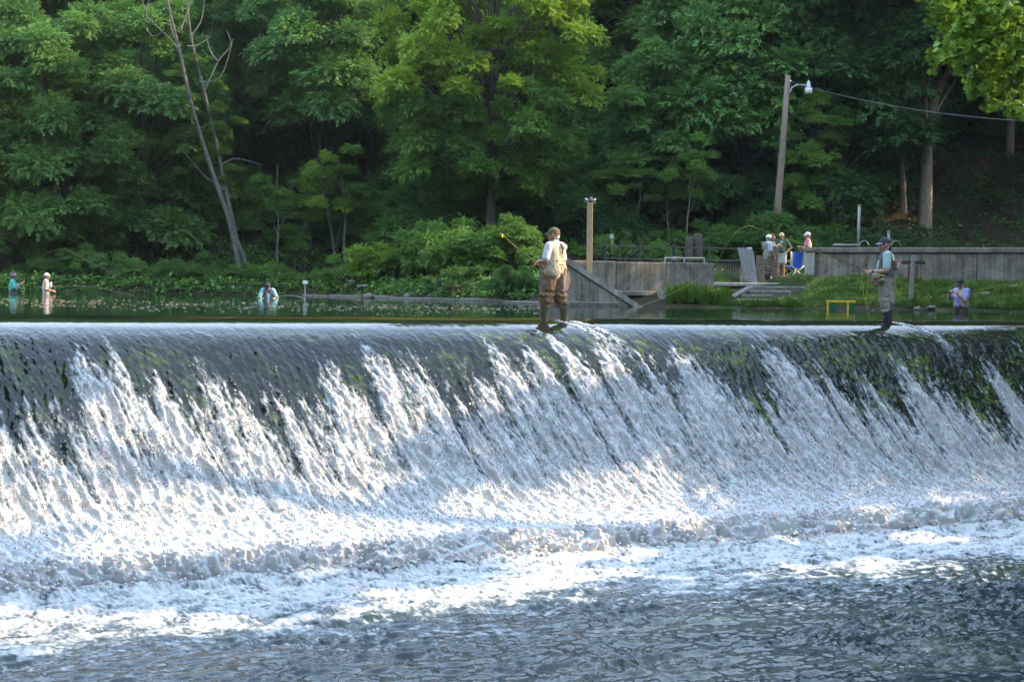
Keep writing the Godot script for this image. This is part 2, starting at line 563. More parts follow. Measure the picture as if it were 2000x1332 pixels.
func build_debris() -> void:
	# seed fluff and fallen leaves drifting in a band on the pond
	rng.seed = 515
	var buf := PackedFloat32Array()
	for k in 1700:
		var far := k % 16 == 0
		var d := rng.randf_range(33.0, 52.0) if far else 37.8 + 3.6 * rng.randfn()
		var x := rng.randf_range(-0.36, 0.02) * d
		if far: x = rng.randf_range(-0.36, 0.34) * d
		var s := rng.randf_range(0.010, 0.022) * (1.0 + 1.2 * rng.randf() * rng.randf())
		if noise_b.get_noise_2d(x * 0.5, d * 0.5) < 0.02 and not far: continue
		put(buf, Basis(Vector3.UP, rng.randf() * TAU) * Basis.from_scale(Vector3(s * 1.4, 0.005 + s * 0.16, s)), Vector3(x, 0.002, -d), Color(0.20, 0.155, 0.11) * rng.randf_range(0.6, 1.2))
	scatter("floating_debris", lump_mesh(21), painted(0.6, 0.4), buf, self, true).set_meta("label", "tan seed fluff and leaf flecks floating in a band on the pond")
# ---------------------------------------------------------------- land
const SHORE := [[-90, 58], [-30, 62], [-19.4, 62.5], [-14, 63.2], [-8.5, 64], [0.7, 49.0], [2.0, 45.6], [5.0, 44.6], [9.0, 44.6], [13.5, 44.4], [17, 41], [22, 33], [30, 26], [50, 12], [90, 0]]

func shore(x: float) -> float:
	for k in SHORE.size() - 1:
		if x <= SHORE[k + 1][0]:
			return lerpf(SHORE[k][1], SHORE[k + 1][1], clampf((x - SHORE[k][0]) / (SHORE[k + 1][0] - SHORE[k][0]), 0.0, 1.0))
	return 0.0

func ground(x: float, z: float) -> float:
	var e := (-z - shore(x)) * (0.8 if x > -8.5 and x < 1.0 else 1.0)
	if e < 0.0:
		return -1.5 * sm(0.0, -2.5, e) - 0.02
	var bump := 0.5 * noise_a.get_noise_2d(x * 0.22, z * 0.22) + 0.12 * noise_b.get_noise_2d(x * 0.9, z * 0.9)
	var a := 0.45 * sm(0.0, 1.0, e) + 0.10 * maxf(0.0, e - 1.0) + 0.34 * maxf(0.0, e - 4.0) + bump * sm(2.0, 10.0, e)
	var b := 0.10 * sm(0.0, 0.3, e) + 0.72 * sm(0.3, 5.5, e) + 0.2 * sm(6.0, 12.0, e) + 0.42 * maxf(0.0, minf(e, -z - 43.5) - 18.0) + bump * 0.2 * sm(1.0, 5.0, e) + bump * sm(16.0, 24.0, e)
	if e < 7.0: b *= 1.0 - 0.62 * sm(5.2, 6.6, x) * (1.0 - sm(8.9, 10.2, x)) * (1.0 - sm(5.5, 7.0, e))
	var h := lerpf(a, b, sm(-3.0, 2.5, x))
	return h if h < 42.0 else 42.0 + (h - 42.0) * 0.3

func build_land() -> void:
	var nu := 220
	var nv := 240
	var st := SurfaceTool.new()
	st.begin(Mesh.PRIMITIVE_TRIANGLES)
	for j in nv:
		var d := 6.0 + 260.0 * pow(j / (nv - 1.0), 1.6)
		for i in nu:
			var k := i / (nu - 1.0) * 2.0 - 1.0
			var x := 22.0 * k + 110.0 * k * k * k
			var y := ground(x, -d)
			if y < -0.4: y = minf(y, -4.6 if d < 33.0 else y)
			var dirt := Color(0.022, 0.018, 0.012).lerp(Color(0.045, 0.034, 0.022), 0.5 + 0.5 * noise_c.get_noise_2d(x * 1.3, d * 1.3))
			var green := Color(0.022, 0.042, 0.012)
			var w := sm(-0.15, 0.3, noise_b.get_noise_2d(x * 0.35, d * 0.35) + 0.2 * noise_d.get_noise_2d(x, d))
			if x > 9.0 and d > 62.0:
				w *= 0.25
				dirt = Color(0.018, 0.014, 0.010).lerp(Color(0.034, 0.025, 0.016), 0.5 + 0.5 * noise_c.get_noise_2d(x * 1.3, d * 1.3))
			st.set_color(dirt.lerp(green, w))
			st.add_vertex(Vector3(x, y, -d))
	for j in nv - 1:
		for i in nu - 1:
			var a := j * nu + i
			for k in [a, a + nu + 1, a + 1, a, a + nu, a + nu + 1]: st.add_index(k)
	st.generate_normals()
	setting("terrain", st.commit(), painted(0.95, 0.2))

# ---------------------------------------------------------------- foliage
var boughs := []      # leafy bough meshes, radius about 1
var sprig: ArrayMesh  # a small tuft of leaves
var grass_tuft: ArrayMesh
var maple_sprig: ArrayMesh

func leaf(st: SurfaceTool, base: Vector3, dir: Vector3, nrm: Vector3, l: float, w: float, c: Color) -> void:
	var side := dir.cross(nrm).normalized()
	var up := side.cross(dir).normalized()
	var mid := base + dir * l * 0.45
	var tip := base + dir * l - up * l * 0.12
	st.set_color(c)
	for p in [base, mid + side * w * 0.5 + up * w * 0.12, tip, base, tip, mid - side * w * 0.5 + up * w * 0.12]:
		st.add_vertex(p)

func rand_dir(r: RandomNumberGenerator) -> Vector3:
	var z := r.randf_range(-1, 1)
	var a := r.randf() * TAU
	var q := sqrt(1.0 - z * z)
	return Vector3(q * cos(a), z, q * sin(a))

func tint(r: RandomNumberGenerator, lo := 0.65, hi := 1.3) -> Color:
	var k := r.randf_range(lo, hi)
	return Color(k * r.randf_range(0.85, 1.2), k, k * r.randf_range(0.7, 1.1))

func bough_mesh(seed_no: int, tufts: int, per: int, l: float, flat := 0.0) -> ArrayMesh:
	var r := RandomNumberGenerator.new()
	r.seed = seed_no
	var st := begin()
	var ph := r.randf() * 50.0
	for k in tufts:
		var n := rand_dir(r)
		if n.y < -0.35: n.y = -n.y
		n = n.normalized()
		var rad := 0.72 + 0.5 * noise_a.get_noise_3d(n.x * 1.6 + ph, n.y * 1.6, n.z * 1.6)
		rad *= r.randf_range(0.5, 1.06) if k % 3 else r.randf_range(0.85, 1.16)
		var c := n * rad
		c.y *= 1.0 - 0.5 * flat
		var twig := (n + Vector3(0, -0.25 - 0.35 * maxf(0.0, 0.6 - n.y), 0) + rand_dir(r) * 0.35).normalized()
		var nrm := (Vector3.UP * 0.9 + n * 0.5 + rand_dir(r) * 0.25).normalized()
		var side := twig.cross(nrm).normalized()
		nrm = side.cross(twig).normalized()
		var tl := l * per * 0.2
		var k2 := r.randf_range(0.75, 1.2)
		for q in per:
			var f := (q + 0.5) / per
			var s := 1.0 if q % 2 == 0 else -1.0
			var base := c + twig * tl * (f - 0.5) - Vector3.UP * f * f * tl * 0.25
			var dir := (twig * (0.35 + f * 0.7) + side * s * (0.95 - 0.5 * f) + rand_dir(r) * 0.6 - Vector3.UP * 0.18).normalized()
			var t := tint(r, 0.75, 1.2)
			leaf(st, base, dir, (nrm + rand_dir(r) * 0.7).normalized(), l * r.randf_range(0.75, 1.2), l * r.randf_range(0.42, 0.62), Color(t.r * k2, t.g * k2, t.b * k2))
	return done(st)

func sprig_mesh(seed_no: int, n: int, l: float, w: float, spread: float) -> ArrayMesh:
	var r := RandomNumberGenerator.new()
	r.seed = seed_no
	var st := begin()
	for k in n:
		var dir := (Vector3.UP * r.randf_range(0.1, 0.9) + rand_dir(r) * spread).normalized()
		var base := Vector3(dir.x, 0, dir.z) * r.randf_range(0.1, 0.6) + Vector3.UP * r.randf_range(0.0, 0.6)
		leaf(st, base, (dir + Vector3(dir.x, -0.4, dir.z)).normalized(), (Vector3.UP + rand_dir(r) * 0.5).normalized(), l * r.randf_range(0.7, 1.2), w * r.randf_range(0.8, 1.2), tint(r))
	return done(st)

func grass_mesh(seed_no: int) -> ArrayMesh:
	var r := RandomNumberGenerator.new()
	r.seed = seed_no
	var st := begin()
	for k in 15:
		var a := r.randf() * TAU
		var base := Vector3(cos(a), 0, sin(a)) * r.randf() * 0.35
		var h := r.randf_range(0.45, 1.0)
		var lean := Vector3(cos(a), 0, sin(a)) * r.randf_range(0.1, 0.65) + rand_dir(r) * 0.15
		var side := Vector3(-sin(a + 0.8), 0, cos(a + 0.8)) * 0.035
		var m := base + Vector3.UP * h * 0.6 + lean * 0.3
		var tip := base + Vector3.UP * h + lean * h
		st.set_color(tint(r, 0.7, 1.35))
		for p in [base - side, m - side, m + side, base - side, m + side, base + side, m - side, tip, m + side]: st.add_vertex(p)
	return done(st)

# a broad lobed leaf, folded a little along its midrib
func maple_leaf(st: SurfaceTool, base: Vector3, dir: Vector3, nrm: Vector3, l: float, c: Color) -> void:
	var side := dir.cross(nrm).normalized()
	var up := side.cross(dir).normalized()
	var f := func(x: float, y: float) -> Vector3: return base + dir * y * l + side * x * l + up * absf(x) * l * 0.22 - up * y * y * l * 0.12
	var o := [[0.0, 0.0], [0.28, -0.04], [0.22, 0.2], [0.56, 0.34], [0.34, 0.48], [0.4, 0.74], [0.17, 0.66], [0.0, 1.0]]
	st.set_color(c)
	for s in [1.0, -1.0]:
		for k in range(1, o.size() - 1):
			st.add_vertex(f.call(0.0, 0.35)); st.add_vertex(f.call(o[k][0] * s, o[k][1])); st.add_vertex(f.call(o[k + 1][0] * s, o[k + 1][1]))
		st.add_vertex(f.call(0.0, 0.35)); st.add_vertex(base); st.add_vertex(f.call(o[1][0] * s, o[1][1]))

func maple_sprig_mesh(seed_no: int) -> ArrayMesh:
	var r := RandomNumberGenerator.new()
	r.seed = seed_no
	var st := begin()
	for k in 9:
		var dir := (Vector3.FORWARD * r.randf_range(-0.2, 1.0) + rand_dir(r) * 0.8 + Vector3.DOWN * 0.35).normalized()
		var base := Vector3.FORWARD * r.randf_range(-0.4, 0.4) + rand_dir(r) * 0.25
		maple_leaf(st, base, dir, (Vector3.UP + rand_dir(r) * 0.7).normalized(), r.randf_range(0.38, 0.6), tint(r, 0.75, 1.25))
	return done(st)

func make_foliage() -> void:
	for k in 5: boughs.append(bough_mesh(100 + k, 620, 9, 0.082, 0.25))
	for k in 3: boughs.append(bough_mesh(200 + k, 400, 9, 0.105, 0.1))     # coarser leaves, for trees nearer or open
	sprig = sprig_mesh(7, 22, 0.42, 0.24, 0.8)
	grass_tuft = grass_mesh(3)
	maple_sprig = maple_sprig_mesh(4)
	mats.leaf = painted(0.55, 0.4, 0.8)
	mats.grass = painted(0.7, 0.3, 0.4)
	mats.bark_grey = rough_mat(lin(0.05, 0.045, 0.037), lin(0.16, 0.148, 0.128), Vector3(0.8, 0.35, 0.8), 0.95, 11, 2.0)
	mats.bark_dark = rough_mat(lin(0.035, 0.03, 0.025), lin(0.11, 0.09, 0.07), Vector3(0.8, 0.3, 0.8), 0.95, 12, 2.0)
	mats.bark_tan = rough_mat(lin(0.10, 0.075, 0.05), lin(0.27, 0.21, 0.15), Vector3(0.9, 0.25, 0.9), 0.95, 13, 3.0)

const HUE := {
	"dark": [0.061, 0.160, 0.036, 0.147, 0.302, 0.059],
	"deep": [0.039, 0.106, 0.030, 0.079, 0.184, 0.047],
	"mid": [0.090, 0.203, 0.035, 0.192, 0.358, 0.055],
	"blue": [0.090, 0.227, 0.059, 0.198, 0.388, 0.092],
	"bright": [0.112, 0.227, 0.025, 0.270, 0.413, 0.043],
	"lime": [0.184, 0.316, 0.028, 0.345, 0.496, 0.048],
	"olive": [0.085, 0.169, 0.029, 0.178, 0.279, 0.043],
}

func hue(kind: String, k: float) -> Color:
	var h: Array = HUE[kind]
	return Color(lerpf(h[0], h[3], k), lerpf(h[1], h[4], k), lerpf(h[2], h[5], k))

var lit_spots := []   # [where sunlight reaches the water and the people, how wide]: no leaf of the bank's trees stands in its way

func in_way(p: Vector3, r: float) -> bool:
	for s in lit_spots:
		var v: Vector3 = p - s[0]
		var t := v.dot(sun_dir)
		if t < 1.0: continue
		if (v - sun_dir * t).length_squared() < (s[1] + r) * (s[1] + r): return true
	return false

func limb_path(a: Vector3, b: Vector3, r: RandomNumberGenerator, sag := 0.12) -> Array:
	var l := (b - a).length()
	var m1 := a.lerp(b, 0.35) + rand_dir(r) * l * 0.08 + Vector3.UP * l * sag
	var m2 := a.lerp(b, 0.7) + rand_dir(r) * l * 0.08 + Vector3.UP * l * sag * 0.6
	return smooth_path([a, m1, m2, b], 3)

# a broadleaf tree: trunk, limbs, and a crown of leafy boughs with gaps between
func tree(called: String, label: String, base: Vector3, h: float, spread: float, bottom: float, kind: String, n: int, seed_no: int, opt := {}) -> Node3D:
	var r := RandomNumberGenerator.new()
	r.seed = seed_no
	var o := thing(called, label, "tree", base, 0.0, opt.get("group", "trees of the wooded hillside"))
	var lean: Vector3 = opt.get("lean", Vector3(r.randf_range(-0.06, 0.06), 0, r.randf_range(-0.05, 0.1)))
	var tr: float = opt.get("trunk", 0.012 * h + 0.05)
	var pts := []
	var rad := []
	for k in 7:
		var f := k / 6.0
		pts.append(Vector3(0, -0.5, 0) + (Vector3.UP * h * 0.92 * f + lean * h * f * f) + Vector3(r.randf_range(-1, 1), 0, r.randf_range(-1, 1)) * 0.1 * f)
		rad.append(tr * (1.25 if k == 0 else 1.0) * (1.0 - 0.85 * f))
	var st := begin(true)
	tube(st, smooth_path(pts, 3), [tr * 1.3] + range(1, 19).map(func(q): return tr * (1.05 - 0.9 * q / 18.0)), 9)
	part("trunk", done(st), mats[opt.get("bark", "bark_dark")], o)
	var buf := {}
	var limbs := begin(true)
	var n_limbs := 0
	var size: float = opt.get("bough", spread * 0.46)
	for k in n:
		var f := lerpf(bottom, 1.0, (k + r.randf()) / n)
		var x := (f - bottom) / (1.0 - bottom)
		var wide := spread * (0.30 + 0.85 * sqrt(maxf(0.0, sin(PI * clampf(0.12 + 0.86 * x, 0.0, 1.0))))) * 0.78
		var a := k * 2.39996 + r.randf_range(-0.5, 0.5)
		var rr := wide * sqrt(r.randf_range(0.18, 1.0))
		var axis := Vector3.UP * h * f + lean * h * f * f
		var c := axis + Vector3(cos(a) * rr, r.randf_range(-0.4, 0.4), sin(a) * rr)
		var s := size * r.randf_range(0.65, 1.15) * (1.0 - 0.3 * x)
		if opt.get("open", false) and in_way(base + c, s * 0.6): continue
		var from := pts[clampi(int(f * 5.0), 1, 5)] as Vector3
		if rr > 0.5 and k % 3 == 0:
			n_limbs += 1
			tube(limbs, limb_path(from, c, r), [tr * 0.35, tr * 0.33, tr * 0.3, tr * 0.27, tr * 0.24, tr * 0.2, tr * 0.17, tr * 0.14, tr * 0.1, tr * 0.06], 5, false)
		var b := Basis(Vector3.UP, r.randf() * TAU)
		b = Basis(Vector3(sin(a), 0, -cos(a)), r.randf_range(-0.25, 0.55)) * b
		b = b * Basis.from_scale(Vector3(s * r.randf_range(0.85, 1.15), s * r.randf_range(0.7, 1.0), s * r.randf_range(0.85, 1.15)))
		var mi: int = (5 + r.randi() % 3) if opt.get("coarse", false) else r.randi() % 5
		if not buf.has(mi): buf[mi] = PackedFloat32Array()
		var bb: PackedFloat32Array = buf[mi]
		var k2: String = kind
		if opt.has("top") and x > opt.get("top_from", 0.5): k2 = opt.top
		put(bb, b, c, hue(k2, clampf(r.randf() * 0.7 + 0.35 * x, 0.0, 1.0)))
		buf[mi] = bb
	if n_limbs: part("limb", done(limbs), mats[opt.get("bark", "bark_dark")], o).set_meta("kind", "stuff")
	for mi in buf:
		scatter("crown", boughs[mi], mats.leaf, buf[mi], o)
	return o

func shrub(label: String, base: Vector3, w: float, h: float, kind: String, n: int, seed_no: int, group := "shrubs on the far bank", coarse := true) -> Node3D:
	var r := RandomNumberGenerator.new()
	r.seed = seed_no
	var o := thing("shrub", label, "shrub", base, 0.0, group)
	var st := begin(true)
	var buf := PackedFloat32Array()
	for k in int(n * 1.7):
		var a := r.randf() * TAU
		var rr := w * sqrt(r.randf()) * 0.95
		var top := h * (1.0 - 0.55 * pow(rr / w, 2.0))
		var c := Vector3(cos(a) * rr, top * sqrt(r.randf_range(0.1, 1.0)) * r.randf_range(0.6, 1.05), sin(a) * rr * 0.8)
		var s := minf(w, h) * r.randf_range(0.18, 0.38)
		tube(st, limb_path(Vector3(cos(a), 0, sin(a)) * 0.1, c, r, 0.1), [0.03, 0.028, 0.026, 0.024, 0.022, 0.02, 0.017, 0.014, 0.01, 0.006], 5, false)
		var b := Basis(Vector3.UP, r.randf() * TAU) * Basis(Vector3.RIGHT, r.randf_range(-0.3, 0.3)) * Basis.from_scale(Vector3(s, s * r.randf_range(0.7, 1.0), s))
		put(buf, b, c, hue(kind, clampf(r.randf() * 0.7 + 0.3 * c.y / h, 0.0, 1.0)))
	part("stem", done(st), mats.bark_dark, o).set_meta("kind", "stuff")
	scatter("foliage", boughs[5 + seed_no % 3], mats.leaf, buf, o)
	return o
# ---------------------------------------------------------------- the wooded bluff
func on_land(px: float, d: float) -> Vector3:
	var p := G(px, d, 1.0)
	return Vector3(p.x, ground(p.x, p.z), p.z)

func build_trees() -> void:
	# label, column, depth, height, spread, crown bottom, hue, boughs, options
	var list := [
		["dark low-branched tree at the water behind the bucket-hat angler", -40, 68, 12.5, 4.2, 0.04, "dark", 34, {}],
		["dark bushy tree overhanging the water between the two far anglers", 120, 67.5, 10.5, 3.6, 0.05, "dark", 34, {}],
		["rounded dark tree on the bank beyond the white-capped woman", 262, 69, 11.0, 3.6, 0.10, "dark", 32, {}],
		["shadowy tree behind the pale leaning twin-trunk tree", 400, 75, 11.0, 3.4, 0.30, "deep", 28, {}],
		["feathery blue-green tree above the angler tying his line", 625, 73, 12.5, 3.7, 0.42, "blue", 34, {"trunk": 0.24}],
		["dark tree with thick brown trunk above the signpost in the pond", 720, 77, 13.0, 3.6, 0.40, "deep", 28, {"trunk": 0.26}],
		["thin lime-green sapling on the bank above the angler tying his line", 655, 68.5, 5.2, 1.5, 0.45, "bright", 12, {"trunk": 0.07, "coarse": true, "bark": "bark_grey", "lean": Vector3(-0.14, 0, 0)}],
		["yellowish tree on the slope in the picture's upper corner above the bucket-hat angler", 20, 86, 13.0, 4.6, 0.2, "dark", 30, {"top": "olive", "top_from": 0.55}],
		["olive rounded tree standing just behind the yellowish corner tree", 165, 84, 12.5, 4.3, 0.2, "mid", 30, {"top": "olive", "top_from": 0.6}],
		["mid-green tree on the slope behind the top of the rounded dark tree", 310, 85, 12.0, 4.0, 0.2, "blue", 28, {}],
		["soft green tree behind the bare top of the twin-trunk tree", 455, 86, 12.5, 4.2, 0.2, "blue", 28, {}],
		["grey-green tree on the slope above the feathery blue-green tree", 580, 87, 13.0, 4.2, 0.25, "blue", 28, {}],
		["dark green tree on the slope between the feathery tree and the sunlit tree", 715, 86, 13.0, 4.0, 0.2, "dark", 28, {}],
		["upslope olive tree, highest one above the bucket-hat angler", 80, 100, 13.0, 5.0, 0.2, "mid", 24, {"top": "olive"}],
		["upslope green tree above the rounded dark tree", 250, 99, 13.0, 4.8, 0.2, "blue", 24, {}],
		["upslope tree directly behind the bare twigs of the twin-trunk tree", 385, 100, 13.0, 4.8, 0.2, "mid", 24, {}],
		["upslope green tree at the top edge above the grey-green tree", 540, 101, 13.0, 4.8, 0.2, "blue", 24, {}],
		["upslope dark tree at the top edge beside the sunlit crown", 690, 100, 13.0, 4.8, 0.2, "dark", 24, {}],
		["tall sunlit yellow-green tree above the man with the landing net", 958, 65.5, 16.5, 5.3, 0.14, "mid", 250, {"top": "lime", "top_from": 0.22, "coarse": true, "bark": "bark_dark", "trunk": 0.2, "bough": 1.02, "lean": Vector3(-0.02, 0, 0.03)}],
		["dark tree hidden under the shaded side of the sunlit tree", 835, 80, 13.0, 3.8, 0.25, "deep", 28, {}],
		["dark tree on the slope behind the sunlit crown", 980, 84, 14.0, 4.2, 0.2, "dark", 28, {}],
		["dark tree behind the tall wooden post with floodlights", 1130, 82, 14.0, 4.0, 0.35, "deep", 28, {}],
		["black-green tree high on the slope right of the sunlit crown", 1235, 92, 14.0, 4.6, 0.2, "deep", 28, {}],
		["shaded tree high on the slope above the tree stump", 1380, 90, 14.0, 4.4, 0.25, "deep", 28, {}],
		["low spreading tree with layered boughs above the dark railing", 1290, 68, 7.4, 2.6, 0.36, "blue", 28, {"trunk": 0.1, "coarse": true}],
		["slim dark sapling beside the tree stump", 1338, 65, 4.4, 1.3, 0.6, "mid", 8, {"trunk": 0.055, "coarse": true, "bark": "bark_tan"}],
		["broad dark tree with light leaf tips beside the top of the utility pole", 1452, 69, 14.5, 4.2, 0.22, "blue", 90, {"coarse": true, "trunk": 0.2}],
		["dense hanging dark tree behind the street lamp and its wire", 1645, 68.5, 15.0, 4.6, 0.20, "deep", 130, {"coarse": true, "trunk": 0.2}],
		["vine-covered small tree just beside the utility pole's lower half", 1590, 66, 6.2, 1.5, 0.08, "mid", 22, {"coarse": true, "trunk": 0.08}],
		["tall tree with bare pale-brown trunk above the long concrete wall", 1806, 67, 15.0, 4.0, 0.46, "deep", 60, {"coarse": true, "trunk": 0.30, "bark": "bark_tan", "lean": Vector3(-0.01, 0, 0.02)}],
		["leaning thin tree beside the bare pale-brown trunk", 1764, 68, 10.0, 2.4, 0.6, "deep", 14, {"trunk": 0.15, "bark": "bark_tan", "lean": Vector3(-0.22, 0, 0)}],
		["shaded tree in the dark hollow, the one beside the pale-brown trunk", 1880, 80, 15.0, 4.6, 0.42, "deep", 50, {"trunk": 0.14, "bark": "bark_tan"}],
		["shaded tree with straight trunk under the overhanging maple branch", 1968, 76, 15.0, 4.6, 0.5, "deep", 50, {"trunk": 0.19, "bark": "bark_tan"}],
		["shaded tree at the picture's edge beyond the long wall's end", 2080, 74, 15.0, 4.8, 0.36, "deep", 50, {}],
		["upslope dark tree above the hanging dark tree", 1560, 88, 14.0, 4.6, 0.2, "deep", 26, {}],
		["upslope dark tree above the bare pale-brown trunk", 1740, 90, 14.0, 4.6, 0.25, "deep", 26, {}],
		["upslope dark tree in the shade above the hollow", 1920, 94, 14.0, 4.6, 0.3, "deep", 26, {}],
	]
	for k in list.size():
		var a: Array = list[k]
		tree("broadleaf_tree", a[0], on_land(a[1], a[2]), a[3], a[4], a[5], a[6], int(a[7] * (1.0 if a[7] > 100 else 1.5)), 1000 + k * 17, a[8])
	twin_trunk()
	bare_saplings()
	# the wood beyond, too far and too dense to tell tree from tree
	rng.seed = 4242
	var bufs := [PackedFloat32Array(), PackedFloat32Array(), PackedFloat32Array()]
	for k in 2300:
		var x := rng.randf_range(-75, 70)
		var d := rng.randf_range(62, 165)
		if absf(x) < d * 0.37 + 3.0 and d < 106: continue
		if d - shore(x) < 22.0 and x < 0: continue
		if x > 0 and d - shore(x) < 12.0: continue
		var y := ground(x, -d) + rng.randf_range(2.0, 13.0)
		var p := Vector3(x, y, -d)
		var s := rng.randf_range(1.8, 3.2)
		if x > 10 and in_way(p, s): continue
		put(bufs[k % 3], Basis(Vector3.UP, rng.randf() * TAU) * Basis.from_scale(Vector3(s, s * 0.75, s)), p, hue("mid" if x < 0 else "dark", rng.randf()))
	# low growth that closes the gaps between the trunks on the slope
	for k in 2400:
		var d := rng.randf_range(66, 106)
		var x := rng.randf_range(-0.38, 0.38) * d
		if d - shore(x) < (6.5 if x < 0 else 19.0): continue
		if x > 0.24 * d and d < 78.0: continue
		var s := rng.randf_range(0.8, 1.9) * (0.6 if d - shore(x) < 14.0 else 1.0)
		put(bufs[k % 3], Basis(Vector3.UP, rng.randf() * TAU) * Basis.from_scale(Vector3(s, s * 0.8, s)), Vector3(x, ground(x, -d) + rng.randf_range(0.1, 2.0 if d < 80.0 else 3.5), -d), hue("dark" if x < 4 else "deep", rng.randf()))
	# crowns too deep in the wood to tell apart, between the nearer trees
	for k in 1300:
		var d := rng.randf_range(77, 106)
		var x := rng.randf_range(-0.39, 0.39) * d
		if x > 0.1 * d and d < 84.0: continue
		var s := rng.randf_range(1.3, 2.3)
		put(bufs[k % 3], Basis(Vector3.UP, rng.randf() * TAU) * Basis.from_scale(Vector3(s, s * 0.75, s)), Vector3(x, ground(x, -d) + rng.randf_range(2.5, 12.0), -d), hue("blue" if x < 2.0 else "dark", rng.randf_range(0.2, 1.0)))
	# high crowns over the hollow
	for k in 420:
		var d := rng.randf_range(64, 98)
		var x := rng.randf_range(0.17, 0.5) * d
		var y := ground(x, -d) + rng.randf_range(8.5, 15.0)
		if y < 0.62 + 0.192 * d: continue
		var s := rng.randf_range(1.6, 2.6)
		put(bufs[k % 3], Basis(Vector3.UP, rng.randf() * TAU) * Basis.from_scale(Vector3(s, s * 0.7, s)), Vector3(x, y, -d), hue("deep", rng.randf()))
	# the wooded banks round about
	for k in 3600:
		var p := Vector3(rng.randf_range(-50, 50), rng.randf_range(-2, 27), rng.randf_range(1.0, 34.0))
		if k % 3 == 0: p = Vector3(rng.randf_range(-42, -15), rng.randf_range(0, 24), rng.randf_range(-44, 6))
		if k % 3 == 0 and (p.x > p.z * 0.36 - 5.0 or p.z < -40.0 and p.x > -24.0): continue
		if (p - eye).length() < 6.5 or p.y < 2.5 and p.z < 9.0: continue
		if p.x > 8.0 and in_way(p, 1.8): continue
		var s := rng.randf_range(2.0, 3.3)
		put(bufs[k % 3], Basis(Vector3.UP, rng.randf() * TAU) * Basis.from_scale(Vector3(s, s * 0.75, s)), p, hue("mid", rng.randf()))
	var wood := Node3D.new()
	wood.name = "forest"
	add_child(wood, true)
	wood.set_meta("kind", "stuff")
	wood.set_meta("label", "unbroken wood covering the bluff behind the nearer trees")
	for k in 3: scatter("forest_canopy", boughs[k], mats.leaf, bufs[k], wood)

func twin_trunk() -> void:
	var at := on_land(472, 66.5)
	var o := thing("leaning_tree", "pale leaning tree with twin trunks and bare twigs at its top", "tree", at)
	var q := func(x: float, y: float, d := 0.0) -> Vector3: return P(x, y, 66.5 + d) - at
	var st := begin(true)
	var a := smooth_path([q.call(470, 545), q.call(462, 500), q.call(445, 425), q.call(412, 330), q.call(375, 210), q.call(350, 100), q.call(330, 20), q.call(318, -40)], 3)
	var b := smooth_path([q.call(482, 545, 0.3), q.call(474, 500, 0.3), q.call(462, 470, 0.4), q.call(441, 372, 0.6), q.call(418, 262, 0.8), q.call(396, 170, 1.0), q.call(372, 70, 1.1), q.call(362, -30, 1.2)], 3)
	var rr := func(r: float) -> Array: return range(22).map(func(k): return r * (1.1 - 0.85 * k / 21.0))
	tube(st, a, rr.call(0.125), 10)
	part("trunk", done(st), mats.bark_grey, o)
	st = begin(true)
	tube(st, b, rr.call(0.12), 10)
	part("trunk", done(st), mats.bark_grey, o)
	var twigs := [
		[[352, 105], [335, 80], [300, 45], [278, 5], [270, -30]], [[300, 45], [285, 30], [290, 0]], [[318, 62], [296, 70], [280, 40]],
		[[398, 180], [425, 120], [450, 88], [442, 60]], [[425, 120], [410, 100], [402, 70]], [[372, 70], [392, 40], [398, 0]], [[352, 60], [362, 30], [372, 0]],
		[[365, 90], [385, 88], [412, 70]], [[441, 372], [400, 345], [350, 290], [318, 285]], [[432, 322], [460, 310], [512, 322]], [[378, 225], [340, 215], [300, 225]], [[390, 160], [430, 150], [455, 75]],
		[[410, 240], [372, 262], [330, 280]], [[345, 85], [332, 50], [330, 0]],
	]
	for w in twigs:
		st = begin(true)
		var pts := []
		for k in w.size(): pts.append(q.call(w[k][0], w[k][1], 0.3 * k))
		pts = smooth_path(pts, 4)
		tube(st, pts, range(pts.size()).map(func(k): return lerpf(0.04, 0.012, float(k) / (pts.size() - 1))), 5, false)
		part("bare_branch", done(st), mats.bark_grey, o)
	rng.seed = 5
	var buf := PackedFloat32Array()
	for c in [[335, 140, 0.7], [300, 165, 0.6], [375, 120, 0.6], [415, 165, 0.6], [430, 300, 0.7], [375, 260, 0.8], [345, 180, 0.7], [288, 213, 1.0], [320, 222, 0.7], [250, 288, 0.8], [280, 275, 0.8], [318, 285, 0.9], [345, 270, 0.8], [395, 305, 0.8], [385, 318, 0.6], [410, 250, 0.7], [435, 262, 0.6], [440, 355, 0.5], [370, 195, 0.8], [350, 150, 0.7], [395, 225, 0.8], [425, 290, 0.7], [455, 330, 0.6], [345, 330, 0.6], [470, 240, 0.6], [395, 112, 0.45], [425, 210, 0.6], [230, 305, 0.7]]:
		for k in 4:
			var p: Vector3 = q.call(c[0] + rng.randf_range(-18, 18), c[1] + rng.randf_range(-9, 9), rng.randf_range(0.35, 1.5))
			var s: float = c[2] * rng.randf_range(0.35, 0.6)
			put(buf, Basis(Vector3.UP, rng.randf() * TAU) * Basis.from_scale(Vector3(s, s * 0.7, s)), p, hue("mid", rng.randf()).lerp(hue("olive", 0.8), 0.4))
	scatter("crown", boughs[6], mats.leaf, buf, o)

